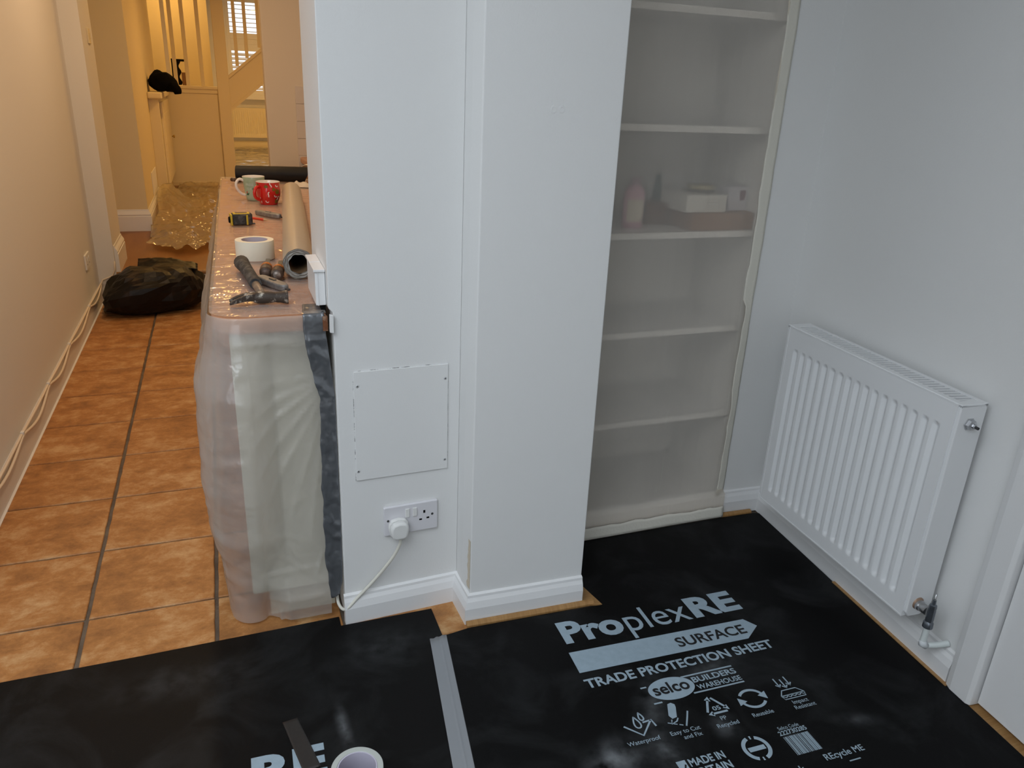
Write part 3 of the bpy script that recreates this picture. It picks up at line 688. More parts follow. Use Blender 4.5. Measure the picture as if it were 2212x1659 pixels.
t = thing('pink_bottle', 'pale pink plastic bottle with a cream label at the left end of the shelf', 'bottle', (1.155, 2.05, zs))
T = lambda x, y, z: (1.155+x, 2.06+y*.6, zs+z)
obj('bottle_body', MB().lathe([(.0001, 0), (.032, 0), (.034, .004), (.034, .100), (.030, .112), (.020, .122), (.014, .126), (.0001, .126)], 28, T), 'pink', t, smooth=True, auto=.8)
obj('cap', MB().lathe([(.016, .124), (.0165, .142), (.014, .146), (.0001, .146)], 20, T), mat('mauve_cap', (.40, .28, .34), .4, .4), t, smooth=True, auto=.8)
obj('label_band', MB().grid(lambda u, v: T(.0346*math.cos(-PI/2-.9+1.8*u), .0346*math.sin(-PI/2-.9+1.8*u), .020+.065*v), 14, 3), 'label', t, smooth=True)
t = thing('white_bottle', 'slim white bottle behind the dark brown box', 'bottle', (1.262, 2.225, zs))
T = lambda x, y, z: (1.262+x, 2.228+y, zs+z)
obj('bottle_body', MB().lathe([(.0001, 0), (.016, 0), (.017, .003), (.017, .085), (.010, .098), (.0001, .098)], 20, T), 'boxwhite', t, smooth=True, auto=.8)
obj('cap', MB().lathe([(.010, .097), (.010, .116), (.0001, .117)], 16, T), 'boxwhite', t, smooth=True, auto=.8)
t = thing('green_bottle', 'tall dark green bottle beside the white carton', 'bottle', (1.328, 2.215, zs))
T = lambda x, y, z: (1.328+x, 2.222+y, zs+z)
obj('bottle_body', MB().lathe([(.0001, 0), (.013, 0), (.014, .003), (.014, .105), (.009, .116), (.0001, .116)], 20, T), 'green', t, smooth=True, auto=.8)
obj('cap', MB().lathe([(.009, .115), (.0095, .138), (.0001, .139)], 16, T), 'green', t, smooth=True, auto=.8)
t = thing('round_tin', 'yellowish round tin resting on the white carton', 'tin', (1.415, 2.09, 1.0865))
T = lambda x, y, z: (1.400+x, 2.085+y, 1.0867+z)
obj('tin_body', MB().lathe([(.0001, 0), (.040, 0), (.041, .002), (.041, .010), (.0001, .010)], 32, T), mat('dark_olive_tin', (.10, .09, .07), .5, .4), t, smooth=True, auto=.8)
obj('tin_lid', MB().lathe([(.042, .009), (.042, .018), (.040, .020), (.0001, .020)], 32, T), mat('dull_yellow_lid', (.42, .36, .20), .5, .4), t, smooth=True, auto=.8)

# polythene curtain taped over the alcove
def curtain(u, v):
    x = .868+.672*u; z = .006+1.99*v
    y = 1.932+.004*math.sin(x*24+.6*math.sin(z*2))+.003*fbm(x*9, z*1.2, 2)
    if z < .16:
        k = 1-z/.16; y = y-.014*k*k-.003*k*(1+fbm(x*14, z*10, 5))
    y -= .004*ridge(x*4+z*2.2, z*3-x*2, 1, 2)*math.exp(-((z-.12)/.16)**2)
    y = min(y, 1.940)
    if x > 1.5: y = y*(1-(x-1.5)/.04)+1.9388*((x-1.5)/.04)
    if x < .9: y = max(y, 1.925 if z > .1 else 1.905)
    if z < .095: y = min(y, 1.9165)
    return (x, y, z)
tag(obj('polythene_curtain', MB().grid(curtain, 110, 170), 'film_alcove', smooth=True), 'milky polythene sheet taped over the shelved alcove beside the radiator', 'plastic sheet')
def ribbon(fn0, fn1, n, m=6, amp=.001, sc=30):
    def g(u, v):
        a = Vector(fn0(v)); b = Vector(fn1(v)); p = a.lerp(b, u); k = amp*fbm(p.x*sc, p.z*sc+p.y*sc, 1); return (p.x, p.y-abs(k), p.z)
    return MB().grid(g, m, n)
wig = lambda z: .006*fbm(z*5, 2.2)+.004*fbm(z*13, 8)
tag(obj('masking_tape_strip', ribbon(lambda v: (1.500+wig(2*v)+.012*(v < .35)-.0*v, 1.9285, .075+1.95*v), lambda v: (1.5455+.3*wig(2*v+9), 1.9375, .075+1.95*v), 90, 6, .0012, 40), 'masking', thick=.0004, smooth=True),
    'vertical cream masking tape holding the right edge of the alcove polythene', 'tape strip')
tag(obj('masking_tape_strip', ribbon(lambda v: (.880+.655*v, 1.9035-.001*math.sin(6*v), .0055), lambda v: (.880+.655*v, 1.9085, .046+.006*fbm(v*7, 3)), 60, 5, .0006, 30), 'masking', thick=.0004, smooth=True),
    'pale masking tape along the floor edge of the alcove polythene', 'tape strip')

# ================================================================== COUNTER
def ledge(y): return -.046+max(0, y-1.9)*.0215
wt = [(.2, 1.757), (.02, 1.757)]+[(-.046+.066*(1-math.cos(a)), 1.823-.066*math.sin(a)) for a in [PI/2-PI/2*k/8 for k in range(9)]]
wt = [(.205, 1.757)]+[(.02-.066*math.sin(PI/2*k/8), 1.823-.066*math.cos(PI/2*k/8)) for k in range(9)]+[(ledge(4.43), 4.43), (.60, 4.43), (.60, 2.04), (.205, 2.04)]
tag(obj('worktop', MB().prism(wt, .815, .852), 'worktop', bevel=.004), 'long brown laminate worktop under clear plastic sheeting', 'worktop')
cb = thing('base_cabinet', 'cream kitchen base cabinet wrapped in plastic under the worktop', 'cabinet', (.3, 3.0, 0))
obj('carcass', MB().box(.010, .580, 1.802, 4.38, .11, .815) if False else MB().box(.010, .2, 1.802, 4.38, .11, .813), 'cabinet', cb, bevel=.002)
obj('end_panel', MB().box(-.012, .2, 1.782, 1.80, .10, .813), 'cabinet', cb, bevel=.0015)
for k in range(4):
    obj('door', MB().box(-.012, .008, 1.806+.645*k, 2.444+.645*k, .13, .805), 'cabinet', cb, bevel=.002)
obj('plinth', MB().box(.03, .2, 1.82, 4.36, 0, .11), 'cabinet', cb)
# chipboard end, cut block and white trunking at the wall notch
tag(obj('chipboard_offcut', MB().box(.1945, .2055, 1.742, 1.7565, .817, .851), 'chip'), 'rough brown chipboard end exposed beside the duct tape', 'offcut')
tag(obj('plaster_block', MB().prism([(.2075, .818), (.2165, .816), (.2170, .858), (.2085, .860)], 1.722, 1.7330, lambda x, z, y: (x, y, z)), 'wall', bevel=.001), 'small white block filling the notch at the end of the worktop', 'block')
tk = thing('trunking_end', 'white boxed trunking end standing on the worktop against the wall', 'trunking', (.196, 1.84, .853))
obj('trunking_body', MB().box(.184, .2068, 1.766, 1.93, .872, .951), 'gloss', tk, bevel=.002)
obj('trunking_lid', MB().box(.181, .2068, 1.762, 1.934, .951, .957), 'gloss', tk, bevel=.001)
obj('trunking_rib', MB().box(.1885, .1905, 1.7645, 1.7665, .872, .951), 'gloss', tk)
obj('mitre_line', MB().box(.181, .2068, 1.846, 1.849, .9565, .9578), 'gloss', tk)
obj('dark_hole', MB().box(.196, .2066, 1.775, 1.80, .853, .873), 'black', tk)  # black block standing in for the shaded hole under the trunking

# clear plastic over the worktop and hanging round the cabinet
def top_sheet(u, v):
    y = 1.752+2.72*v**1.35
    x0 = ledge(max(y, 1.823)) if y > 1.823 else .02-math.sqrt(max(0, .066**2-(1.823-y)**2))
    x0 -= .004
    x1 = .2035 if y < 2.05 else .56
    if y > 2.05: u2 = u
    x = x0+(x1-x0)*u
    z = .8545+.0010*(1+fbm(x*14, y*7, 1))+.0018*max(0, ridge(x*5+y*1.3, y*7, 3, 2)-.2)+.0011*max(0, ridge(x*7+.6*y, y*21, 8, 2)-.25)
    e = min((x-x0)/.012, (y-1.752)/.012)
    return (x, y, z)
# hanging skirt: path from the far end of the hall side round the front corner to the wall
path = []
for k in range(70): y = 4.45-(4.45-1.83)*k/69; path.append((ledge(y)-.004, y, -1, 0))
for k in range(1, 14): a = PI/2*k/14; path.append((.02-.070*math.cos(a), 1.823-.070*math.sin(a), -math.cos(a), -math.sin(a)))
for k in range(36): path.append((.02+.163*k/35, 1.753, 0, -1))
side_tab = [(0, .006), (.06, .012), (.22, .044), (.45, .056), (.68, .052), (.85, .040), (1, .055)]
frnt_tab = [(0, .003), (.06, .000), (.15, -.012), (.5, -.016), (.8, -.012), (.93, .004), (1, -.006)]
corn_tab = [(0, .006), (.08, .014), (.24, .040), (.48, .046), (.66, .030), (.82, -.008), (1, -.060)]
NP = len(path); NV = 110
CREASES = [(.19, .70, PI+.10, .16, .004), (.19, .69, PI+.38, .20, .0055), (.188, .68, PI+.62, .23, .0065), (.187, .66, PI+.85, .26, .0055), (.186, .64, PI+1.05, .30, .0050), (.184, .60, PI+1.25, .30, .0040), (.182, .55, PI+1.42, .34, .0035),
           (.185, .78, PI-.10, .17, .0040), (.185, .80, PI+.02, .20, .0030), (.18, .40, PI+.45, .15, .0030), (.02, .80, PI+1.2, .30, .004), (.05, .815, PI+1.0, .2, .003),
           (-.02, .165, 0, .20, .0060), (-.01, .075, .06, .20, .0050), (.12, .16, 1.9, .10, .005), (.15, .14, 1.3, .08, .006), (.0, .30, -.4, .16, .003), (.17, .12, 2.4, .16, .004)]
def skirt(i, v):
    x, y, nx, ny = path[i]
    fr = min(max((i-60)/24, 0), 1); fr2 = min(max((i-83)/12, 0), 1)     # side -> corner -> front
    o = lerp_table(side_tab, v)*(1-fr)+lerp_table(corn_tab, v)*fr
    o = o*(1-fr2)+lerp_table(frnt_tab, v)*fr2
    z = .8555-(.8475)*v
    if fr2 > 0: z = .8555-.8475*v*(1-.01*fr2)
    s = i*.038 if i < 70 else 2.66+(i-70)*.0075
    wgt = min(v*6, 1)
    o += wgt*(.010*fbm(s*3.2, z*2.2, 4)*(1 if i < 75 else .12)+.0040*ridge(s*9+z*6, z*9-s*5, 2, 3)*(1-.75*fr2))
    if i > 66:
        px_, pz_ = (x if i > 83 else x-.01), z
        for (cx, cz, an, ln, hh) in CREASES:
            dx, dz_ = px_-cx, pz_-cz; c_, s2 = math.cos(an), math.sin(an)
            al = dx*c_+dz_*s2; pe = -dx*s2+dz_*c_
            if 0 < al < ln: o += hh*math.exp(-(pe/(.0035+.03*al))**2)*math.sin(PI*min(al/ln, 1))**.6*(1 if pe > 0 else .5)
    ins = -.018 if fr2 > .5 else -.1
    return (x+nx*max(o, ins), y+ny*max(o, ins if fr2 > .5 else -.1), max(z, .006))
vs = [skirt(i, j/(NV-1)) for j in range(NV) for i in range(NP)]
ps = thing('dust_sheet', 'crinkled clear polythene dust sheet draped over the worktop and cabinet', 'plastic sheet', (.05, 3, .853))
ms = MB(); ms.grid(top_sheet, 46, 440); obj('top_layer', ms, 'film_top', ps, smooth=True)
ms = MB(); ms.add(vs, [(j*NP+i, j*NP+i+1, (j+1)*NP+i+1, (j+1)*NP+i) for j in range(NV-1) for i in range(NP-1)]); obj('hanging_side', ms, 'film_counter', ps, smooth=True)

# silver duct tape from the worktop down the wall edge
prof_l = [(0, .158, 1.838, .8570), (.10, .150, 1.752, .8575), (.115, .150, 1.7475, .846), (.14, .150, 1.7475, .818), (.20, .155, 1.7495, .765), (.36, .179, 1.750, .648), (.60, .173, 1.7495, .41), (.84, .172, 1.7495, .21), (.93, .177, 1.748, .12), (1, .184, 1.749, .070)]
prof_r = [(0, .202, 1.835, .8570), (.10, .1985, 1.752, .8575), (.115, .199, 1.7475, .846), (.14, .200, 1.7475, .818), (.20, .205, 1.750, .765), (.36, .2155, 1.752, .648), (.60, .2160, 1.752, .41), (.84, .2160, 1.752, .21), (.93, .214, 1.752, .12), (1, .204, 1.752, .080)]
def tabv(tab, t):
    for a, b in zip(tab, tab[1:]):
        if t <= b[0]:
            k = (t-a[0])/(b[0]-a[0]); return Vector(a[1:]).lerp(Vector(b[1:]), k)
    return Vector(tab[-1][1:])
def duct(u, v):
    p = tabv(prof_l, v).lerp(tabv(prof_r, v), u); w_ = .0038*max(0, ridge(p.x*22+p.z*9, p.z*16+3, 5, 3)+.1)*(1 if v > .16 else .25)
    edge = .003*fbm(p.z*18, 4*u, 6)*(1-u)
    return (p.x+edge, p.y-w_ if v > .105 else p.y, p.z+(w_ if v <= .105 else 0))
tag(obj('duct_tape_strip', MB().grid(duct, 14, 150), 'duct', thick=.0004, smooth=True), 'crumpled silver duct tape sealing the polythene to the white wall edge', 'tape strip')

# ------------------------------------------------------------------ things on the worktop
ZT = .8575
# masking tape roll
t = thing('tape_roll', 'wide cream masking tape roll standing flat on the covered worktop', 'tape roll', (.080, 2.37, ZT))
T = lambda x, y, z: (.080+x, 2.385+y, ZT+z)
obj('tape_winding', MB().lathe([(.0385, 0), (.0545, 0), (.055, .001), (.055, .054), (.0545, .055), (.0385, .055), (.0385, 0)], 64, T), 'masktan', t, smooth=True, auto=.6)
obj('core', MB().lathe([(.0383, .0005), (.0383, .0545), (.0365, .0545), (.0365, .0005), (.0383, .0005)], 64, T), 'core', t, smooth=True, auto=.6)
mb = MB()
for k in range(6):
    a = .35+k*.52
    for (da, z0, z1) in ((0, .030, .046), (.06, .034, .048), (.12, .030, .042)):
        aa = a+da; mb.add([T(.0363*math.cos(aa), .0363*math.sin(aa), z0), T(.0363*math.cos(aa+.07), .0363*math.sin(aa+.07), z0+.006), T(.0363*math.cos(aa+.07), .0363*math.sin(aa+.07), z0+.009), T(.0363*math.cos(aa), .0363*math.sin(aa), z0+.003)], [(0, 1, 2, 3)])
obj('core_print', mb, 'coreink', t)
# roll of polythene
t = thing('polythene_roll', 'long roll of tan-tinted polythene lying along the worktop by the wall', 'plastic roll', (.235, 2.8, ZT))
a0 = Vector((.178, 2.09, ZT+.042)); a1 = Vector((.290, 3.55, ZT+.041)); ax = (a1-a0).normalized(); sx = Vector((ax.y, -ax.x, 0)); sz = Vector((0, 0, 1))
def RT(r, a, d): return tuple(a0+ax*d+sx*r*math.cos(a)+sz*r*math.sin(a))
Ln = (a1-a0).length
def rr_(a, d): return .0405+.0012*noise.noise((math.cos(a)*2, math.sin(a)*2, d*3))+.0006*math.sin(a*9)*(1 if d < .02 else .3)
mb = MB(); n = 48; ds = [0, .01, .03]+[.03+(Ln-.05)*k/30 for k in range(1, 30)]+[Ln-.01, Ln]
mb.add([RT(rr_(2*PI*k/n, d), 2*PI*k/n, d) for d in ds for k in range(n)], [(i*n+k, i*n+(k+1) % n, (i+1)*n+(k+1) % n, (i+1)*n+k) for i in range(len(ds)-1) for k in range(n)])
obj('winding', mb, 'rollfilm', t, smooth=True)
mb = MB()
rings = [.0255, .0285, .0315, .0345, .0375, .0405]
mb.add([RT((r+.0011*math.sin(k*2*PI/n*7+j)) if j < 5 else rr_(2*PI*k/n, 0), 2*PI*k/n, (.004 if j % 2 else .0)) for j, r in enumerate(rings) for k in range(n)], [(j*n+k, j*n+(k+1) % n, (j+1)*n+(k+1) % n, (j+1)*n+k) for j in range(5) for k in range(n)])
obj('wound_edge', mb, 'rollend', t)
mb = MB(); mb.add([RT((rr_(2*PI*k/n, Ln) if j == 0 else .024), 2*PI*k/n, Ln) for j in range(2) for k in range(n)], [(k, (k+1) % n, n+(k+1) % n, n+k) for k in range(n)])
obj('far_edge', mb, 'rollend', t)
mb = MB(); mb.add([RT(.0258, 2*PI*k/n, d) for d in (.002, Ln-.002) for k in range(n)], [(k, (k+1) % n, n+(k+1) % n, n+k) for k in range(n)]); mb.add([RT(.0258, 2*PI*k/n, .5) for k in range(n)], [tuple(range(n))])
obj('cardboard_core', mb, 'cardcore', t, smooth=True)
def RTt(u, v): return RT(.0425, PI*.28+.22*u+.02*v, .9*v)
# hammer
t = thing('claw_hammer', 'paint-spattered claw hammer with a ribbed rubber grip at the front of the worktop', 'hammer', (.07, 1.95, ZT))
hz = ZT+.0168
mb = MB(); mb.tube([(.098, 1.852, hz), (.104, 1.851, hz), (.112, 1.850, hz), (.124, 1.849, hz), (.128, 1.849, hz)], [.0115, .013, .0135, .0165, .0165], 14)
mb.tube([(.050, 1.858, hz), (.060, 1.857, hz), (.085, 1.854, hz), (.100, 1.852, hz)], [.0115, .0145, .0145, .012], 14)
obj('head', mb, 'rust', t, smooth=True, auto=.8)
for sgn in (-1, 1):
    P = [(.055, 1.858+.004*sgn, hz+.002), (.035, 1.856+.009*sgn, hz+.003), (.015, 1.853+.013*sgn, hz-.001), (-.004, 1.851+.015*sgn, hz-.007)]
    mb = MB(); vv = []; m = len(P)
    for i, p in enumerate(P):
        wv = (.0075, .0070, .0062, .0048)[i]; hv = (.009, .0075, .0055, .0028)[i]
        vv += [(p[0], p[1]-wv, p[2]-hv), (p[0], p[1]+wv, p[2]-hv), (p[0], p[1]+wv, p[2]+hv), (p[0], p[1]-wv, p[2]+hv)]
    mb.add(vv, [(i*4+k, i*4+(k+1) % 4, i*4+4+(k+1) % 4, i*4+4+k) for i in range(m-1) for k in range(4)]+[(3, 2, 1, 0), (12, 13, 14, 15)])
    obj('claw', mb, 'rust', t, bevel=.0015)
obj('shaft', MB().tube([(.073, 1.857, hz), (.066, 1.93, hz+.002), (.060, 1.99, hz+.002)], [.0095, .0092, .0105], 12), 'handle', t, smooth=True)
obj('rubber_grip', MB().tube([(.0615, 1.975, hz+.003), (.061, 1.985, hz+.003), (.058, 2.02, hz+.003), (.050, 2.10, hz+.004), (.042, 2.17, hz+.005), (.036, 2.22, hz+.006), (.034, 2.232, hz+.006)], [.0145, .0155, .0150, .0155, .0175, .0205, .017], 16), 'dirtyblack', t, smooth=True, auto=.8)
# utility knives
def knife(cx, cy, ang, L, label, m, slider):
    t = thing('utility_knife', label, 'knife', (cx, cy, ZT)); T0 = rot2(cx, cy, ang)
    prof_ = [(-L/2, -.008), (-L/2+.012, -.014), (L*.15, -.0155), (L/2-.01, -.012), (L/2, -.006), (L/2, .007), (L/2-.02, .013), (-L*.1, .0155), (-L/2+.01, .014), (-L/2, .008)]
    obj('body', MB().prism(prof_, ZT+.001, ZT+.019, T0), m, t, bevel=.005, seg=3, smooth=True, auto=.7)
    obj('slider', MB().box(-.012, .014, -.004, .004, ZT+.0185, ZT+.0215, T0), slider, t, bevel=.001)
    obj('nose', MB().box(L/2-.004, L/2+.010, -.0045, .0045, ZT+.005, ZT+.010, T0), 'steel', t)
    return t
knife(.1045, 2.022, -1.12, .135, 'grey metal utility knife lying beside the hammer shaft', 'greymetal', 'steel')
knife(.164, 3.135, -.95, .14, 'scuffed grey utility knife beside the red pencil, nearer the mugs', 'greymetal', 'greymetal')
t = thing('red_pencil', 'red pencil stub between the tape measure and the far knife', 'pencil', (.130, 3.06, ZT))
obj('barrel', MB().tube([(.098, 3.085, ZT+.005), (.142, 3.040, ZT+.005)], .0048, 6), 'red', t)
obj('tip', MB().tube([(.142, 3.040, ZT+.005), (.156, 3.026, ZT+.0045)], [.0045, .0008], 6), mat('bare_wood_tip', (.5, .35, .2), .6, .3), t)
# two orange and brown handled tools
for k, (x, y, dx, dy, lb) in enumerate(((.0925, 2.105, .012, .12, 'orange-banded brown tool handle, the left one of the pair behind the knife'), (.1195, 2.075, .016, .12, 'orange-banded brown tool handle with a shiny scuffed end, next to the polythene roll'))):
    t = thing('chisel', lb, 'tool', (x, y, ZT)); d = Vector((dx, dy, 0)).normalized(); z = ZT+.0175; b = Vector((x, y, z))
    obj('handle', MB().tube([b+d*s for s in (0, .004, .018, .034, .060, .085)], [.012, .0158, .0170, .0158, .0150, .012], 14), 'brownplastic', t, smooth=True)
    obj('orange_band', MB().tube([b+d*s for s in (.046, .050, .066, .070)], [.0160, .0164, .0158, .0150], 14, False), 'orange', t, smooth=True)
    obj('end_cap', MB().tube([b-d*.002, b+d*.006], [.009, .0125], 14), mat('scuffed_cap_'+('brown' if k == 0 else 'silver'), (.12, .07, .05) if k == 0 else (.45, .40, .36), .45, .5, .2 if k == 0 else .5, var=((.25, .18, .14) if k == 0 else (.15, .1, .07), 90, .4, .7)), t, smooth=True)
    obj('blade', MB().box(-.003, .003, 0, .09, -.0015, .0015, lambda a, bb, c, b=b, d=d: tuple(b+d*(.085+bb)+Vector((d.y, -d.x, 0))*a*2+Vector((0, 0, c)))), 'steel', t)
# tape measure
t = thing('tape_measure', 'dusty black and yellow tape measure on the covered worktop', 'tape measure', (.062, 2.95, ZT)); T = rot2(.062, 2.965, .10)
bodyp = [(-.030, -.018), (.028, -.018), (.040, -.008), (.042, .018), (.034, .026), (-.026, .026), (-.036, .014), (-.036, -.010)]
obj('case', MB().prism(rrect(.072, .046, .012, 4), ZT+.001, ZT+.042, T), 'dirtyblack', t, bevel=.006, seg=3, smooth=True, auto=.8)
mb = MB()
mb.prism([(-.0405, -.0245), (-.034, -.0250), (-.034, .022), (-.0405, .020)], ZT+.002, ZT+.040, T); mb.prism([(.013, -.0255), (.019, -.0255), (.020, -.021), (.013, -.021)], ZT+.003, ZT+.038, T)
mb.prism([(-.030, -.020), (.026, -.020), (.030, .018), (-.030, .020)], ZT+.040, ZT+.0435, T)
obj('yellow_trim', mb, 'yellow', t, bevel=.002)
obj('side_pad', MB().prism([(-.026, -.0262), (.010, -.0262), (.010, -.022), (-.026, -.022)], ZT+.006, ZT+.036, T), 'dirtyblack', t, bevel=.003)
obj('top_recess', MB().prism([(-.022, -.012), (.018, -.012), (.020, .012), (-.022, .013)], ZT+.0430, ZT+.0440, T), 'brownplastic', t)
obj('nose_loop', MB().lathe([(.0001, .004), (.010, .004), (.012, 0), (.010, -.004), (.0001, -.004)], 14, lambda a, b, c: T(-.042+c, -.004+a, ZT+.020+b)), 'black', t, smooth=True)
obj('hook', MB().box(.034, .045, -.006, .006, ZT+.001, ZT+.006, T), 'steel', t)
# mugs
def mug(name, label, cx, cy, outer, inner, m, hang, hm, H):
    t = thing(name, label, 'mug', (cx, cy, ZT)); T = lambda x, y, z: (cx+x, cy+y, ZT+z)
    obj('cup', MB().lathe(outer, 48, T), m, t, smooth=True, auto=.8)
    obj('lining', MB().lathe(inner, 48, T), 'mugw', t, smooth=True, auto=.8)
    return t, T
def on_mug(cx, cy, rf, a_mid, mbsrc, scale=1.):
    """wrap a flat mesh (x sideways, y up) on a mug"""
    mb = MB(); vs_ = []
    for (x, y, z) in mbsrc.v:
        r = rf(y)+.0006; a = a_mid+x/r; vs_.append((cx+r*math.cos(a), cy+r*math.sin(a), ZT+y))
    mb.add(vs_, mbsrc.f); return mb
g = (.137, 3.60)
rg = lambda z: .0335+.0135*min(z/.095, 1)**.8
out = [(.0001, .001), (.030, 0), (.0335, .002)]+[(rg(z), z) for z in (.012, .025, .04, .055, .07, .085, .098)]+[(.0465, .1005)]
inn = [(.0467, .099), (.0466, .1008), (.0455, .1012), (.0438, .099), (.041, .07), (.036, .03), (.030, .012), (.0001, .010)]
t, T = mug('mug', 'mint green mug with a white handle and elf shoe print', *g, out, inn, 'muggreen', 0, 'mugw', .1)
obj('handle', MB().tube(bez([T(-.040, -.010, .083), T(-.058, -.014, .090), (T(-.072, -.018, .076)), T(-.072, -.018, .054), T(-.055, -.012, .030), T(-.038, -.008, .022)], 7), .0058, 10), 'mugw', t, smooth=True)
am = -PI/2-.05
for s, y, h, w_, x, m_ in (('PRESS', .064, .0105, .034, -.036, 'inkpale'), ('YOUR', .046, .0105, .024, -.034, 'inkpale'), ('ELF', .046, .0105, .018, -.006, 'inkgreen')):
    q = text_mesh(s, x, y, h, w_, .03, 0, 0); obj('print_word', on_mug(*g, rg, am, q), m_, t)
for k in (-1, 1):
    q = MB(); x = -.012+.016*k-.002
    q.add([(x+.0015*k, .032, 0), (x+.0065*k, .032, 0), (x+.0065*k, .040, 0), (x+.0015*k, .040, 0)], [(0, 1, 2, 3)]); obj('print_sock', on_mug(*g, rg, am, q), 'mugred', t)
    q = MB(); q.add([(x+.0065*k, .032, 0), (x+.0065*k, .024, 0), (x-.002*k, .024, 0), (x-.007*k, .029, 0), (x-.0065*k, .035, 0), (x-.003*k, .031, 0), (x+.001*k, .032, 0)], [tuple(range(7))]); obj('print_shoe', on_mug(*g, rg, am, q), 'inkgreen', t)
g2 = (.188, 3.47)
rt_ = [(0, .036), (.012, .0385), (.025, .045), (.045, .0495), (.06, .050), (.075, .0485), (.09, .0490), (.094, .0495)]
rred = lambda z: lerp_table(rt_, z)
out = [(.0001, .001), (.034, 0)]+[(rred(z), z) for z in (.002, .012, .02, .03, .04, .05, .06, .07, .08, .088, .093)]
inn = [(.0492, .092), (.0492, .0945), (.0475, .0948), (.0460, .092), (.0455, .06), (.040, .025), (.030, .01), (.0001, .009)]
t, T = mug('mug', 'round bellied red mug with white and olive festive print', *g2, out, inn, 'mugred', 0, 'mugred', .095)
obj('handle', MB().tube(bez([T(-.036, -.032, .076), T(-.050, -.046, .074), T(-.058, -.053, .056), T(-.054, -.049, .034), T(-.036, -.034, .022)], 7), .0068, 10), 'mugred', t, smooth=True)
rnd = random.Random(5)
for (x, y, kind) in ((.002, .046, 0), (.034, .040, 1), (-.004, .018, 1), (.012, .085, 0), (.042, .082, 1), (-.034, .020, 0), (.044, .030, 0)):
    q = MB(); Ti = rot2(x, y, rnd.uniform(-.6, .6))
    pts = [(-.001, -.011), (.0005, -.004), (-.0005, .003), (.0015, .008), (.006, .009)] if kind == 0 else [(-.006, .004), (-.006, -.002), (-.001, -.006), (.005, -.004)]
    stroke(q, pts, .0042, Ti, 0); obj('print_cane', on_mug(*g2, rred, -PI/2-.1, q), 'inkwhite', t)
for (x, y, s) in ((-.006, .078, .008), (.044, .056, .012), (.036, .016, .010), (-.045, .082, .007), (.026, .066, .007)):
    q = MB(); q.add([(x+s*(1+.3*math.sin(3*k+x*99))*math.cos(k*PI/5), y+s*.9*(1+.3*math.cos(2*k))*math.sin(k*PI/5), 0) for k in range(10)], [tuple(range(10))]); obj('print_leaf', on_mug(*g2, rred, -PI/2-.1, q), 'olive', t)
# black roll, cardboard tube and rag at the far end
t = thing('membrane_roll', 'thick roll of black plastic membrane across the far end of the worktop', 'plastic roll', (.25, 4.25, ZT))
b0 = Vector((.082, 4.275, ZT+.040)); b1 = Vector((.432, 4.225, ZT+.040)); dd = (b1-b0).normalized(); pp_ = Vector((-dd.y, dd.x, 0))
mb = MB(); n = 40; L_ = (b1-b0).length
def br(a, d): return .0395*(1+.03*math.sin(a*2+1))+.0008*noise.noise((math.cos(a)*2, math.sin(a)*2, d*8))
ds = [L_*k/20 for k in range(21)]
mb.add([tuple(b0+dd*(d+(.02*(math.sin(2*PI*k/n)) if d == L_ else 0))+pp_*br(2*PI*k/n, d)*math.cos(2*PI*k/n)+Vector((0, 0, br(2*PI*k/n, d)*math.sin(2*PI*k/n)))) for d in ds for k in range(n)], [(i*n+k, i*n+(k+1) % n, (i+1)*n+(k+1) % n, (i+1)*n+k) for i in range(20) for k in range(n)]+[tuple(range(n)), tuple(20*n+k for k in range(n))])
obj('winding', mb, 'blackroll', t, smooth=True, auto=.8)
mb = MB(); sp = []
for k in range(90):
    a = k*.35; r = .008+.031*k/90; sp.append((b0-dd*.0015+pp_*r*math.cos(a)+Vector((0, 0, r*math.sin(a)))))
mb.tube(sp, .0009, 4); obj('wound_edge', mb, mat('dull_black_edge', (.05, .045, .04), .6, .3), t)
t = thing('cardboard_tube', 'pale cardboard tube end poking out behind the black roll', 'tube', (.46, 4.36, ZT))
mb = MB(); c0 = Vector((.437, 4.335, ZT+.040)); 
obj('tube_wall', MB().lathe([(.036, 0), (.038, 0), (.038, .25), (.036, .25), (.036, 0)], 32, lambda a, b, c: tuple(c0+Vector((.35, .93, 0)).normalized()*c+Vector((.93, -.35, 0)).normalized()*a+Vector((0, 0, b)))), 'masktan', t, smooth=True, auto=.6)
obj('tube_plug', MB().lathe([(.0001, .003), (.036, .003)], 32, lambda a, b, c: tuple(c0+Vector((.35, .93, 0)).normalized()*c+Vector((.93, -.35, 0)).normalized()*a+Vector((0, 0, b)))), 'card', t)
t = thing('dowel_stub', 'short dark stub sticking out left of the black roll', 'stub', (.065, 4.2, ZT))
obj('rod', MB().tube([(.055, 4.19, ZT+.018), (.10, 4.235, ZT+.010)], [.009, .009], 10), 'brownplastic', t, smooth=True)
def rag(u, v):
    x = .335+.10*u; y = 4.00+.09*v+.01*math.sin(u*7); e = max(0, min(u, 1-u, v, 1-v)*5); e = min(e, 1)
    return (x, y, ZT+.003+e*(.010+.012*fbm(x*30, y*30, 2)+.006*ridge(x*25, y*25, 3, 2)))
tag(obj('crumpled_rag', MB().grid(rag, 26, 20), mat('off_white_rag', (.60, .55, .48), .8, .2), smooth=True, thick=.001), 'crumpled off-white plastic scrap lying in front of the black roll', 'scrap')

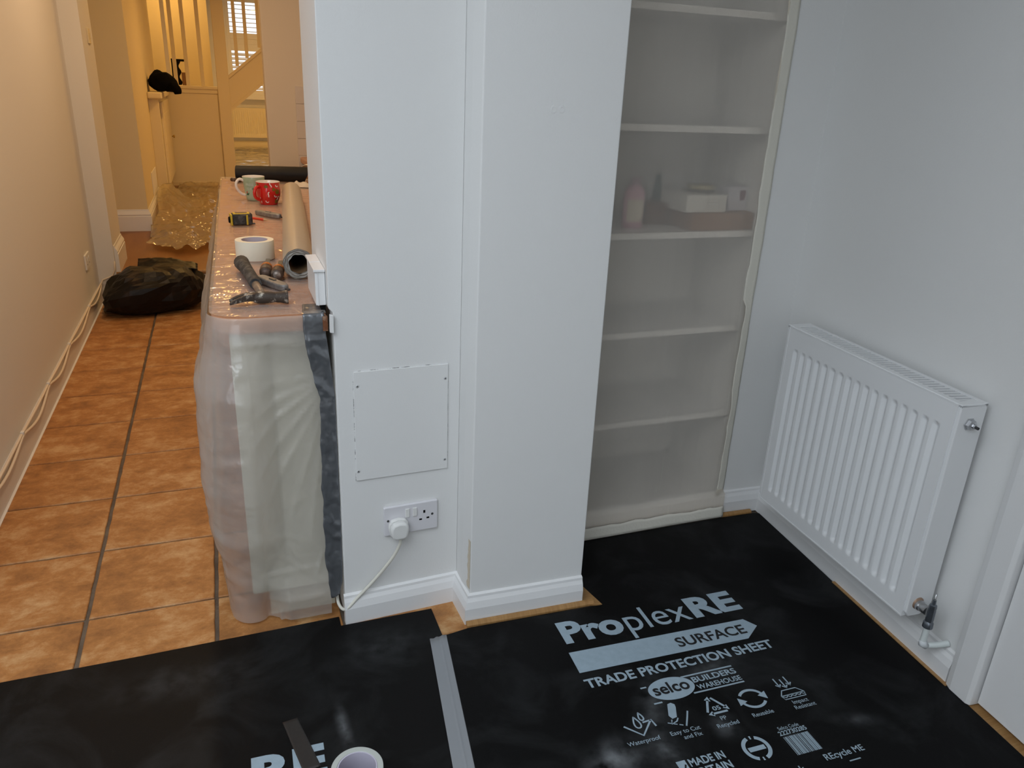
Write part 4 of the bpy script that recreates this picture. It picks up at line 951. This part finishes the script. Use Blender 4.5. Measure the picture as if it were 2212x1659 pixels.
# ================================================================== HALL, LEFT SIDE
# low socket on the left wall, switch on the nib
t = thing('hall_socket', 'white single socket low on the left hall wall', 'socket', (-.77, 4.99, .28))
def LW(a, b, c): return (-.770+c, 4.99+a, .322+b)
obj('face_plate', MB().prism(rrect(.146, .086, .005), 0, .009, LW), 'plugwhite', t, bevel=.002)
for x in (-.03, .03): obj('switch', MB().box(x-.006, x+.006, .006, .024, .009, .012, LW), 'plugwhite', t)
for x in (-.036, .036): obj('pin_hole', MB().box(x-.004, x+.004, -.02, -.012, .0088, .0093, LW), 'black', t)
t = thing('light_switch', 'cream light switch high on the side of the left wall nib', 'light switch', (-.667, 5.6, 1.5))
def NW(a, b, c): return (-.667+c, 5.61+a, 1.548+b)
obj('face_plate', MB().prism(rrect(.086, .086, .004), 0, .008, NW), 'cream', t, bevel=.002)
obj('rocker', MB().box(.004, .020, -.012, .014, .008, .012, NW), 'cream', t, bevel=.001)
# looping cables clipped along the skirting top
for j in range(2):
    P = []; clips = [1.98, 2.45, 2.962, 3.472, 4.016, 4.712, 5.27]
    for a, b in zip(clips, clips[1:]):
        for k in range(12):
            q = k/12; sag = math.sin(q*PI)**1.2; y = a+(b-a)*q
            P.append((-.7515+.003*j, y, .121-.004*j-(.004+.034*j)*sag*(1 if a > 2.5 else .7)))
    P.append((-.7515, 5.27, .12))
    if j == 0:
        ct = thing('hall_cable', 'pair of looping cream cables clipped along the left skirting', 'cable', (-.75, 3.6, .12))
        P += [(-.748, 5.318, .128), (-.72, 5.333, .136), (-.69, 5.333, .150), (-.673, 5.333, .185), (-.668, 5.333, .24)]
    obj('cable_run', MB().tube(P, .0052, 8), 'cablehall', ct, smooth=True)
for y in (2.45, 2.962, 3.472, 4.016, 4.712): obj('clip', MB().box(-.7560, -.744, y-.009, y+.009, .108, .130), 'plugwhite', ct, bevel=.002)

# black rubble bag
def bagf(u, v):
    a = 2*PI*u; b = PI*(v-.5)
    cx, sx_ = math.cos(a), math.sin(a); cb_, sb = math.cos(b), math.sin(b)
    e = lambda q, p: math.copysign(abs(q)**p, q)
    x = e(cb_, .75)*e(cx, .85)*.295; y = e(cb_, .75)*e(sx_, .85)*.215; z = e(sb, .8)
    z = .125+z*.125*(1+.10*x/.3)
    k = 1+.16*fbm(x*4+1, y*4, z*5, 3)+.05*ridge(x*8, y*8, z*8+2, 2)
    x *= k; y *= k; z = max(.002, z*(1+.22*fbm(x*3, y*3, 5)))
    if x < -.15: z *= 1-.35*min((-.15-x)/.15, 1)
    x2 = x*math.cos(.16)-y*math.sin(.16); y2 = x*math.sin(.16)+y*math.cos(.16)
    return (-.435+x2, 5.07+min(y2, .235), z)
t = thing('rubble_bag', 'full black rubble bag slumped on the tiles before the step', 'bag', (-.44, 5.05, 0))
def bagpt(u, v):
    # outline heights: low tied end at left, high flat-topped right end
    a = 2*PI*u; b = PI*(v-.5); e = lambda q, p: math.copysign(abs(q)**p, q)
    x = e(math.cos(b), .6)*e(math.cos(a), .8); y = e(math.cos(b), .6)*e(math.sin(a), .8); z = .5+.5*e(math.sin(b), .7)
    top = lerp_table([(-1, .10), (-.75, .185), (-.4, .235), (0, .25), (.6, .235), (1, .205)], x)
    X = -.435+.275*x; Y = 5.055+.225*y+.05*x; Z = z*top
    d = Vector((x, y, z-.4)); j = .028*noise.noise((x*2.3+4, y*2.3, z*2.6))+.020*ridge(x*1.7+2, y*1.7, z*2+1, 2)
    return (X+d.x*j, min(Y+d.y*j, 5.335), max(.002, Z+max(d.z, -.1)*j*1.3))
mb = MB(); mb.grid(bagpt, 31, 16)
o = obj('bag_body', mb, 'bag', t)
def tail(u, v): return (-.720+.11*u, 4.99+.06*v-.01*u, .010+.04*u+.045*u*math.sin(v*PI)+.010*math.sin(v*9+u*4))
obj('tied_tail', MB().grid(tail, 10, 10), 'bag', t, smooth=True, thick=.003)
def flap(u, v): return (-.52+.34*u, 5.10+.12*v, .232+.020*math.sin(u*PI)+.045*v*(1-.7*u)+.010*fbm(u*6, v*4, 3)-.012*u)
obj('open_flap', MB().grid(flap, 24, 10), 'bag', t, smooth=True, thick=.003)

# crumpled polythene on the hall floor
def hallfilm(u, v):
    y = 5.98+3.72*v**1.2; x0 = -.53+.0*v-.05*math.exp(-((v-.02)/.05)**2)+.05*math.sin(v*20)*(1 if v < .25 else .3); x1 = -.02+.10*(1-v)
    x = x0+(x1-x0)*u
    y += (.10*math.sin(u*8+1)+.05*fbm(u*6, 2))*max(0, 1-v*6)
    z = .163+.030*max(0, ridge(x*3.2+1, y*2.4, 1, 3))+.018*max(0, ridge(x*8, y*7, 4, 2))
    k = math.exp(-((x+.50)/.13)**2)*math.exp(-((y-8.25)/(.95 if y < 8.25 else .25))**2); z += .15*k+.03*k*ridge(x*9, y*3, 2, 2)
    if y > 8.2: x = max(x, -.43)
    return (max(x, -.541), y, max(z, .163))
tag(obj('hall_dust_sheet', MB().grid(hallfilm, 60, 130), 'film_hall', smooth=True), 'crumpled yellowish polythene sheet bunched on the hall floor by the cupboard', 'plastic sheet')

# cupboard on the hall wall
t = thing('wall_cupboard', 'cream boxed cupboard with a small knob standing along the yellow hall wall', 'cupboard', (-.52, 9, .16))
obj('body', MB().box(-.565, -.475, 8.32, 9.76, .30, 1.132), 'cream', t, bevel=.003)
obj('top_slab', MB().box(-.565, -.440, 8.26, 9.78, 1.132, 1.19), 'cream', t, bevel=.012, seg=3)
dr = obj('door', MB().box(-.474, -.455, 8.42, 9.70, .34, 1.10), 'cream', t, bevel=.003)
obj('door_panel', MB().box(-.456, -.452, 8.55, 9.57, .45, .99), 'cream', dr, bevel=.003)
obj('knob', MB().lathe([(.006, 0), (.006, .014), (.015, .018), (.017, .026), (.012, .033), (.0001, .034)], 16, lambda a, b, c: (-.455+c, 9.55+a, .715+b)), 'brass', dr, smooth=True)
tag(obj('blanking_plate', MB().box(-.565, -.558, 7.62, 8.15, .345, .535), 'hallwall', bevel=.002), 'flat painted plate low on the yellow hall wall before the cupboard', 'plate')
# black garment on the cupboard
def cloth(u, v):
    a = 2*PI*u; b = PI*(v-.5); r = math.cos(b)**.7
    x = -.425+.13*r*math.cos(a)*(1+.1*math.sin(3*a)); y = 8.52+.16*r*math.sin(a); z = 1.192+.09*(1+math.sin(b))
    z *= 1; z -= .055*max(0, (x+.40)/.13); 
    return (x+.012*fbm(a, b*2, 1), y, max(1.1915, z+.020*fbm(x*12, y*9, z*9)))
t = thing('black_garment', 'black cloth garment heaped on the cupboard top', 'garment', (-.42, 8.52, 1.19))
obj('heap', MB().grid(cloth, 36, 20), 'blackcloth', t, smooth=True)
mb = MB(); mb.tube(bez([(-.36, 8.42, 1.25), (-.330, 8.36, 1.245), (-.305, 8.33, 1.212), (-.300, 8.33, 1.180)], 6), [.030+.012*math.sin(k/18*PI) for k in range(19)], 14)
obj('hanging_sleeve', mb, 'blackcloth', t, smooth=True)

# ================================================================== STAIRCASE at the end of the hall
t = thing('staircase_spandrel', 'cream panelled stair side with a rail cap between cupboard and newel post', 'stair panel', (-.2, 9.82, .16))
obj('panel', MB().box(-.56, .065, 9.80, 9.86, .16, 1.20), 'cream', t)
obj('rail_cap', MB().box(-.56, .065, 9.775, 9.885, 1.205, 1.240), 'cream', t, bevel=.008)
obj('rail_mould', MB().box(-.56, .065, 9.788, 9.80, 1.165, 1.205), 'cream', t)
obj('skirting', MB().box(-.56, .065, 9.785, 9.80, .16, .20), 'cream', t)
mb = MB(); mb.prism([(-.5, .42), (.06, .86), (.06, .868), (-.5, .428)], 9.797, 9.80, lambda x, z, y: (x, y, z)); obj('panel_joint', mb, 'cream', t)
tag(obj('newel_post', MB().box(.065, .192, 9.765, 9.89, .16, 2.75), 'cream', bevel=.006), 'tall square cream newel post at the foot of the stairs', 'post')
lb = {0: 'leftmost', 1: 'second from the left', 2: 'third from the left'}
for k, x in enumerate((-.357, -.236, -.083)):
    tag(obj('baluster', MB().box(x-.020, x+.020, 9.81, 9.85, 1.24, 2.7), 'cream', bevel=.003), lb[k]+' upright baluster on the level rail left of the newel post', 'baluster', 'balusters on the level rail')
tag(obj('side_post', MB().box(-.445, -.405, 9.81, 9.85, 1.24, 2.7), mat('pale_cream_gloss', (.85, .82, .74), .4, .4), bevel=.003), 'pale slim post at the left end of the level rail', 'post')
st = thing('stair_string', 'sloping cream stair string rising right of the newel post', 'stair string', (.5, 9.82, 1.2))
sl = (1.660-1.363)/(.558-.194)
def dz(x, z0): return z0+(x-.192)*sl
mb = MB(); mb.prism([(.192, .995), (1.5, dz(1.5, .995)), (1.5, dz(1.5, 1.345)), (.192, 1.345)], 9.81, 9.86, lambda x, z, y: (x, y, z)); obj('string_board', mb, 'cream', st)
mb = MB(); mb.prism([(.192, 1.325), (1.5, dz(1.5, 1.325)), (1.5, dz(1.5, 1.365)), (.192, 1.365)], 9.785, 9.885, lambda x, z, y: (x, y, z)); obj('string_cap', mb, 'cream', st, bevel=.005)
mb = MB(); mb.prism([(.192, .985), (1.5, dz(1.5, .985)), (1.5, dz(1.5, 1.025)), (.192, 1.025)], 9.79, 9.81, lambda x, z, y: (x, y, z)); obj('string_bead', mb, 'cream', st)
for k, x in enumerate((.296, .407, .548)):
    mb = MB(); mb.box(x-.018, x+.018, 9.815, 9.851, dz(x+.018, 1.365), 2.7)
    tag(obj('baluster', mb, 'cream', bevel=.002), ('first', 'second', 'third')[k]+' baluster right of the newel post on the sloping string', 'baluster', 'balusters on the sloping string')
# things seen between the balusters
struct('wall_stair_back', MB().box(-1.3, .028, 11.0, 11.1, .16, 2.75), 'cream')
struct('wall_hall_far_left', MB().box(-1.35, -1.2, 9.82, 11.0, .16, 2.75), 'hallwall')
t = thing('black_stand', 'black bracket-like stand seen between the left balusters', 'stand', (-.37, 10.1, 1.2))
obj('upright', MB().box(-.400, -.368, 10.08, 10.12, 1.161, 1.515), 'black', t, bevel=.003)
obj('arm', MB().box(-.368, -.232, 10.085, 10.115, 1.488, 1.512), 'black', t, bevel=.002)
obj('strap', MB().grid(lambda u, v: (-.345+.030*u+.012*math.sin(v*14)*u, 10.1, 1.24+.25*v), 4, 24), 'black', t, thick=.012)
tag(obj('brown_carton', MB().box(-.305, -.225, 10.13, 10.23, 1.1605, 1.375), 'card', bevel=.003), 'brown carton behind the balusters below the black stand arm', 'box')
tag(obj('stair_riser_box', MB().box(-.5, -.0, 10.04, 10.9, .16, 1.16), 'cream'), 'cream boxed stair platform behind the level rail', 'platform')

# ================================================================== FAR ROOM
wl = MB(); WX0, WX1, WZ0, WZ1 = .27, 1.55, 1.03, 2.62
wl.box(-1.3, WX0, 15.1, 15.25, 0, 2.75); wl.box(WX1, 2.6, 15.1, 15.25, 0, 2.75); wl.box(WX0, WX1, 15.1, 15.25, 0, WZ0); wl.box(WX0, WX1, 15.1, 15.25, WZ1, 2.75)
struct('wall_far', wl, 'hallwall')
struct('wall_far_right', MB().box(2.4, 2.6, 9.7, 15.25, 0, 2.75), 'hallwall')
struct('wall_far_left', MB().box(-.15, 0, 11.1, 15.1, .16, 2.75), 'hallwall')
struct('baseboard_far', MB().box(0, 2.4, 15.075, 15.1, .16, .29), 'cream', bevel=.004)
win = struct('window_1', MB().box(WX0, WX0+.05, 15.0, 15.2, WZ0, WZ1).box(WX1-.05, WX1, 15.0, 15.2, WZ0, WZ1).box(WX0, WX1, 15.0, 15.2, WZ0, WZ0+.04).box(WX0, WX1, 15.0, 15.2, WZ1-.04, WZ1), 'slat')
obj('pane', MB().box(WX0, WX1, 15.21, 15.215, WZ0, WZ1), 'glass', win)
obj('sill', MB().box(WX0-.08, WX1+.08, 14.96, 15.1, WZ0-.04, WZ0), 'slat', win, bevel=.006)
fr = MB()
for x in (WX0+.05, .845, 1.0): fr.box(x, x+.055, 15.0, 15.045, WZ0+.04, WZ1-.04)
for z0, z1 in ((WZ0+.04, WZ0+.11), (1.765, 1.87), (1.955, 2.045), (WZ1-.1, WZ1-.04)): fr.box(WX0+.05, WX1-.05, 15.002, 15.043, z0, z1)
fr.box(WX0+.05, WX1-.05, 15.012, 15.04, 1.87, 1.955)
obj('shutter_frame', fr, 'slat', win, bevel=.003)
obj('tilt_rod', MB().box(.625, .637, 14.985, 14.997, WZ0+.12, 1.76).box(.625, .637, 14.985, 14.997, 2.05, WZ1-.12), 'slat', win)
def slats(z0, z1, tilt):
    z = z0+.03; me = None
    while z < z1:
        mb = MB(); c, s_ = math.cos(tilt), math.sin(tilt)
        mb.box(0, 1, -.030, .030, -.0045, .0045, lambda x, y, zz: (.375+.475*x, y*c-zz*s_, y*s_+zz*c))
        if me is None:
            o = obj('slat', mb, 'slat', win); me = o.data
        else:
            o = bpy.data.objects.new('slat', me); COL.objects.link(o); o.parent = win
        o.location = (0, 15.022, z); z += .0675
slats(2.045, WZ1-.1, .18); slats(WZ0+.11, 1.765, .75)
# radiator under the window
t = thing('far_radiator', 'cream panel radiator below the shuttered window in the far room', 'radiator', (.6, 15.02, .35))
def fr2(u, v):
    x = .25+.85*u; z = .352+.49*v; e = min(max((z-.40)/.015, 0), 1)*min(max((.79-z)/.015, 0), 1)
    return (x, 14.985+.008*e*(.5-.5*math.cos((x-.25)*2*PI/.0355)), z)
mb = MB(); nu = 290; zz = [0, .06, .1, .13, .16, .5, .84, .88, .92, 1]
mb.add([fr2(i/(nu-1), z) for z in zz for i in range(nu)], [(j*nu+i, j*nu+i+1, (j+1)*nu+i+1, (j+1)*nu+i) for j in range(len(zz)-1) for i in range(nu-1)])
obj('front_panel', mb, 'cream', t, smooth=True)
obj('rear_panel', MB().box(.25, 1.1, 15.0, 15.06, .352, .842), 'cream', t)
obj('top_trim', MB().box(.25, 1.1, 14.985, 15.06, .842, .848), 'cream', t)
# pale tiles of the far room under polythene
ff = struct('floor_far_room', MB().box(.0, 2.4, 9.95, 15.08, .150, .164), mat('pale_grout', (.55, .48, .40), .8, .2))
pt_me = None
for i in range(4):
    for j in range(5):
        mb = MB().box(.006, .594, .006, .594, 0, .004)
        if pt_me is None: o = obj('tile', mb, mat('beige_floor_tile', (.40, .31, .23), .4, .4), ff, bevel=.002); pt_me = o
        else: o = bpy.data.objects.new('tile', pt_me.data); COL.objects.link(o); o.parent = ff
        o.location = (.02+.6*i, 12.0+.6*j, .1635)
def farfilm(u, v):
    x = .1+1.9*u; y = 11.2+3.8*v; return (x, y, .172+.014*max(0, ridge(x*2, y*1.4, 3, 3))+.01*fbm(x*6, y*6, 2))
tag(obj('far_dust_sheet', MB().grid(farfilm, 60, 90), 'film_far', smooth=True), 'clear polythene laid over the far room floor below the radiator', 'plastic sheet')

# pinkish kitchen wall on the right with its wall tiles and worktop end
pw = struct('wall_kitchen_end', MB().box(.330, 1.62, 5.60, 5.75, 0, 2.4), 'kitchenpaint', bevel=.003)
for j in range(5):
    for i in range(4):
        z1 = 1.315-.1105*j; x0 = .518+.1515*i
        if z1-.1105 < .75: continue
        obj('tile', MB().box(x0, x0+.150, 5.592, 5.60, z1-.1090, z1), 'walltile', pw, bevel=.0015)
t = thing('kitchen_worktop', 'brown rounded worktop end below the pale wall tiles', 'worktop', (.9, 5.4, .8))
obj('slab', MB().prism([(.535, 5.591), (.525, 5.56), (.535, 5.30), (.56, 5.05), (.62, 5.0), (1.6, 5.0), (1.6, 5.591)], .828, .866), 'worktop', t, bevel=.01)
obj('apron', MB().prism([(.56, 5.58), (.555, 5.50), (.60, 5.10), (1.6, 5.08), (1.6, 5.58)], .0, .828), 'chip', t)
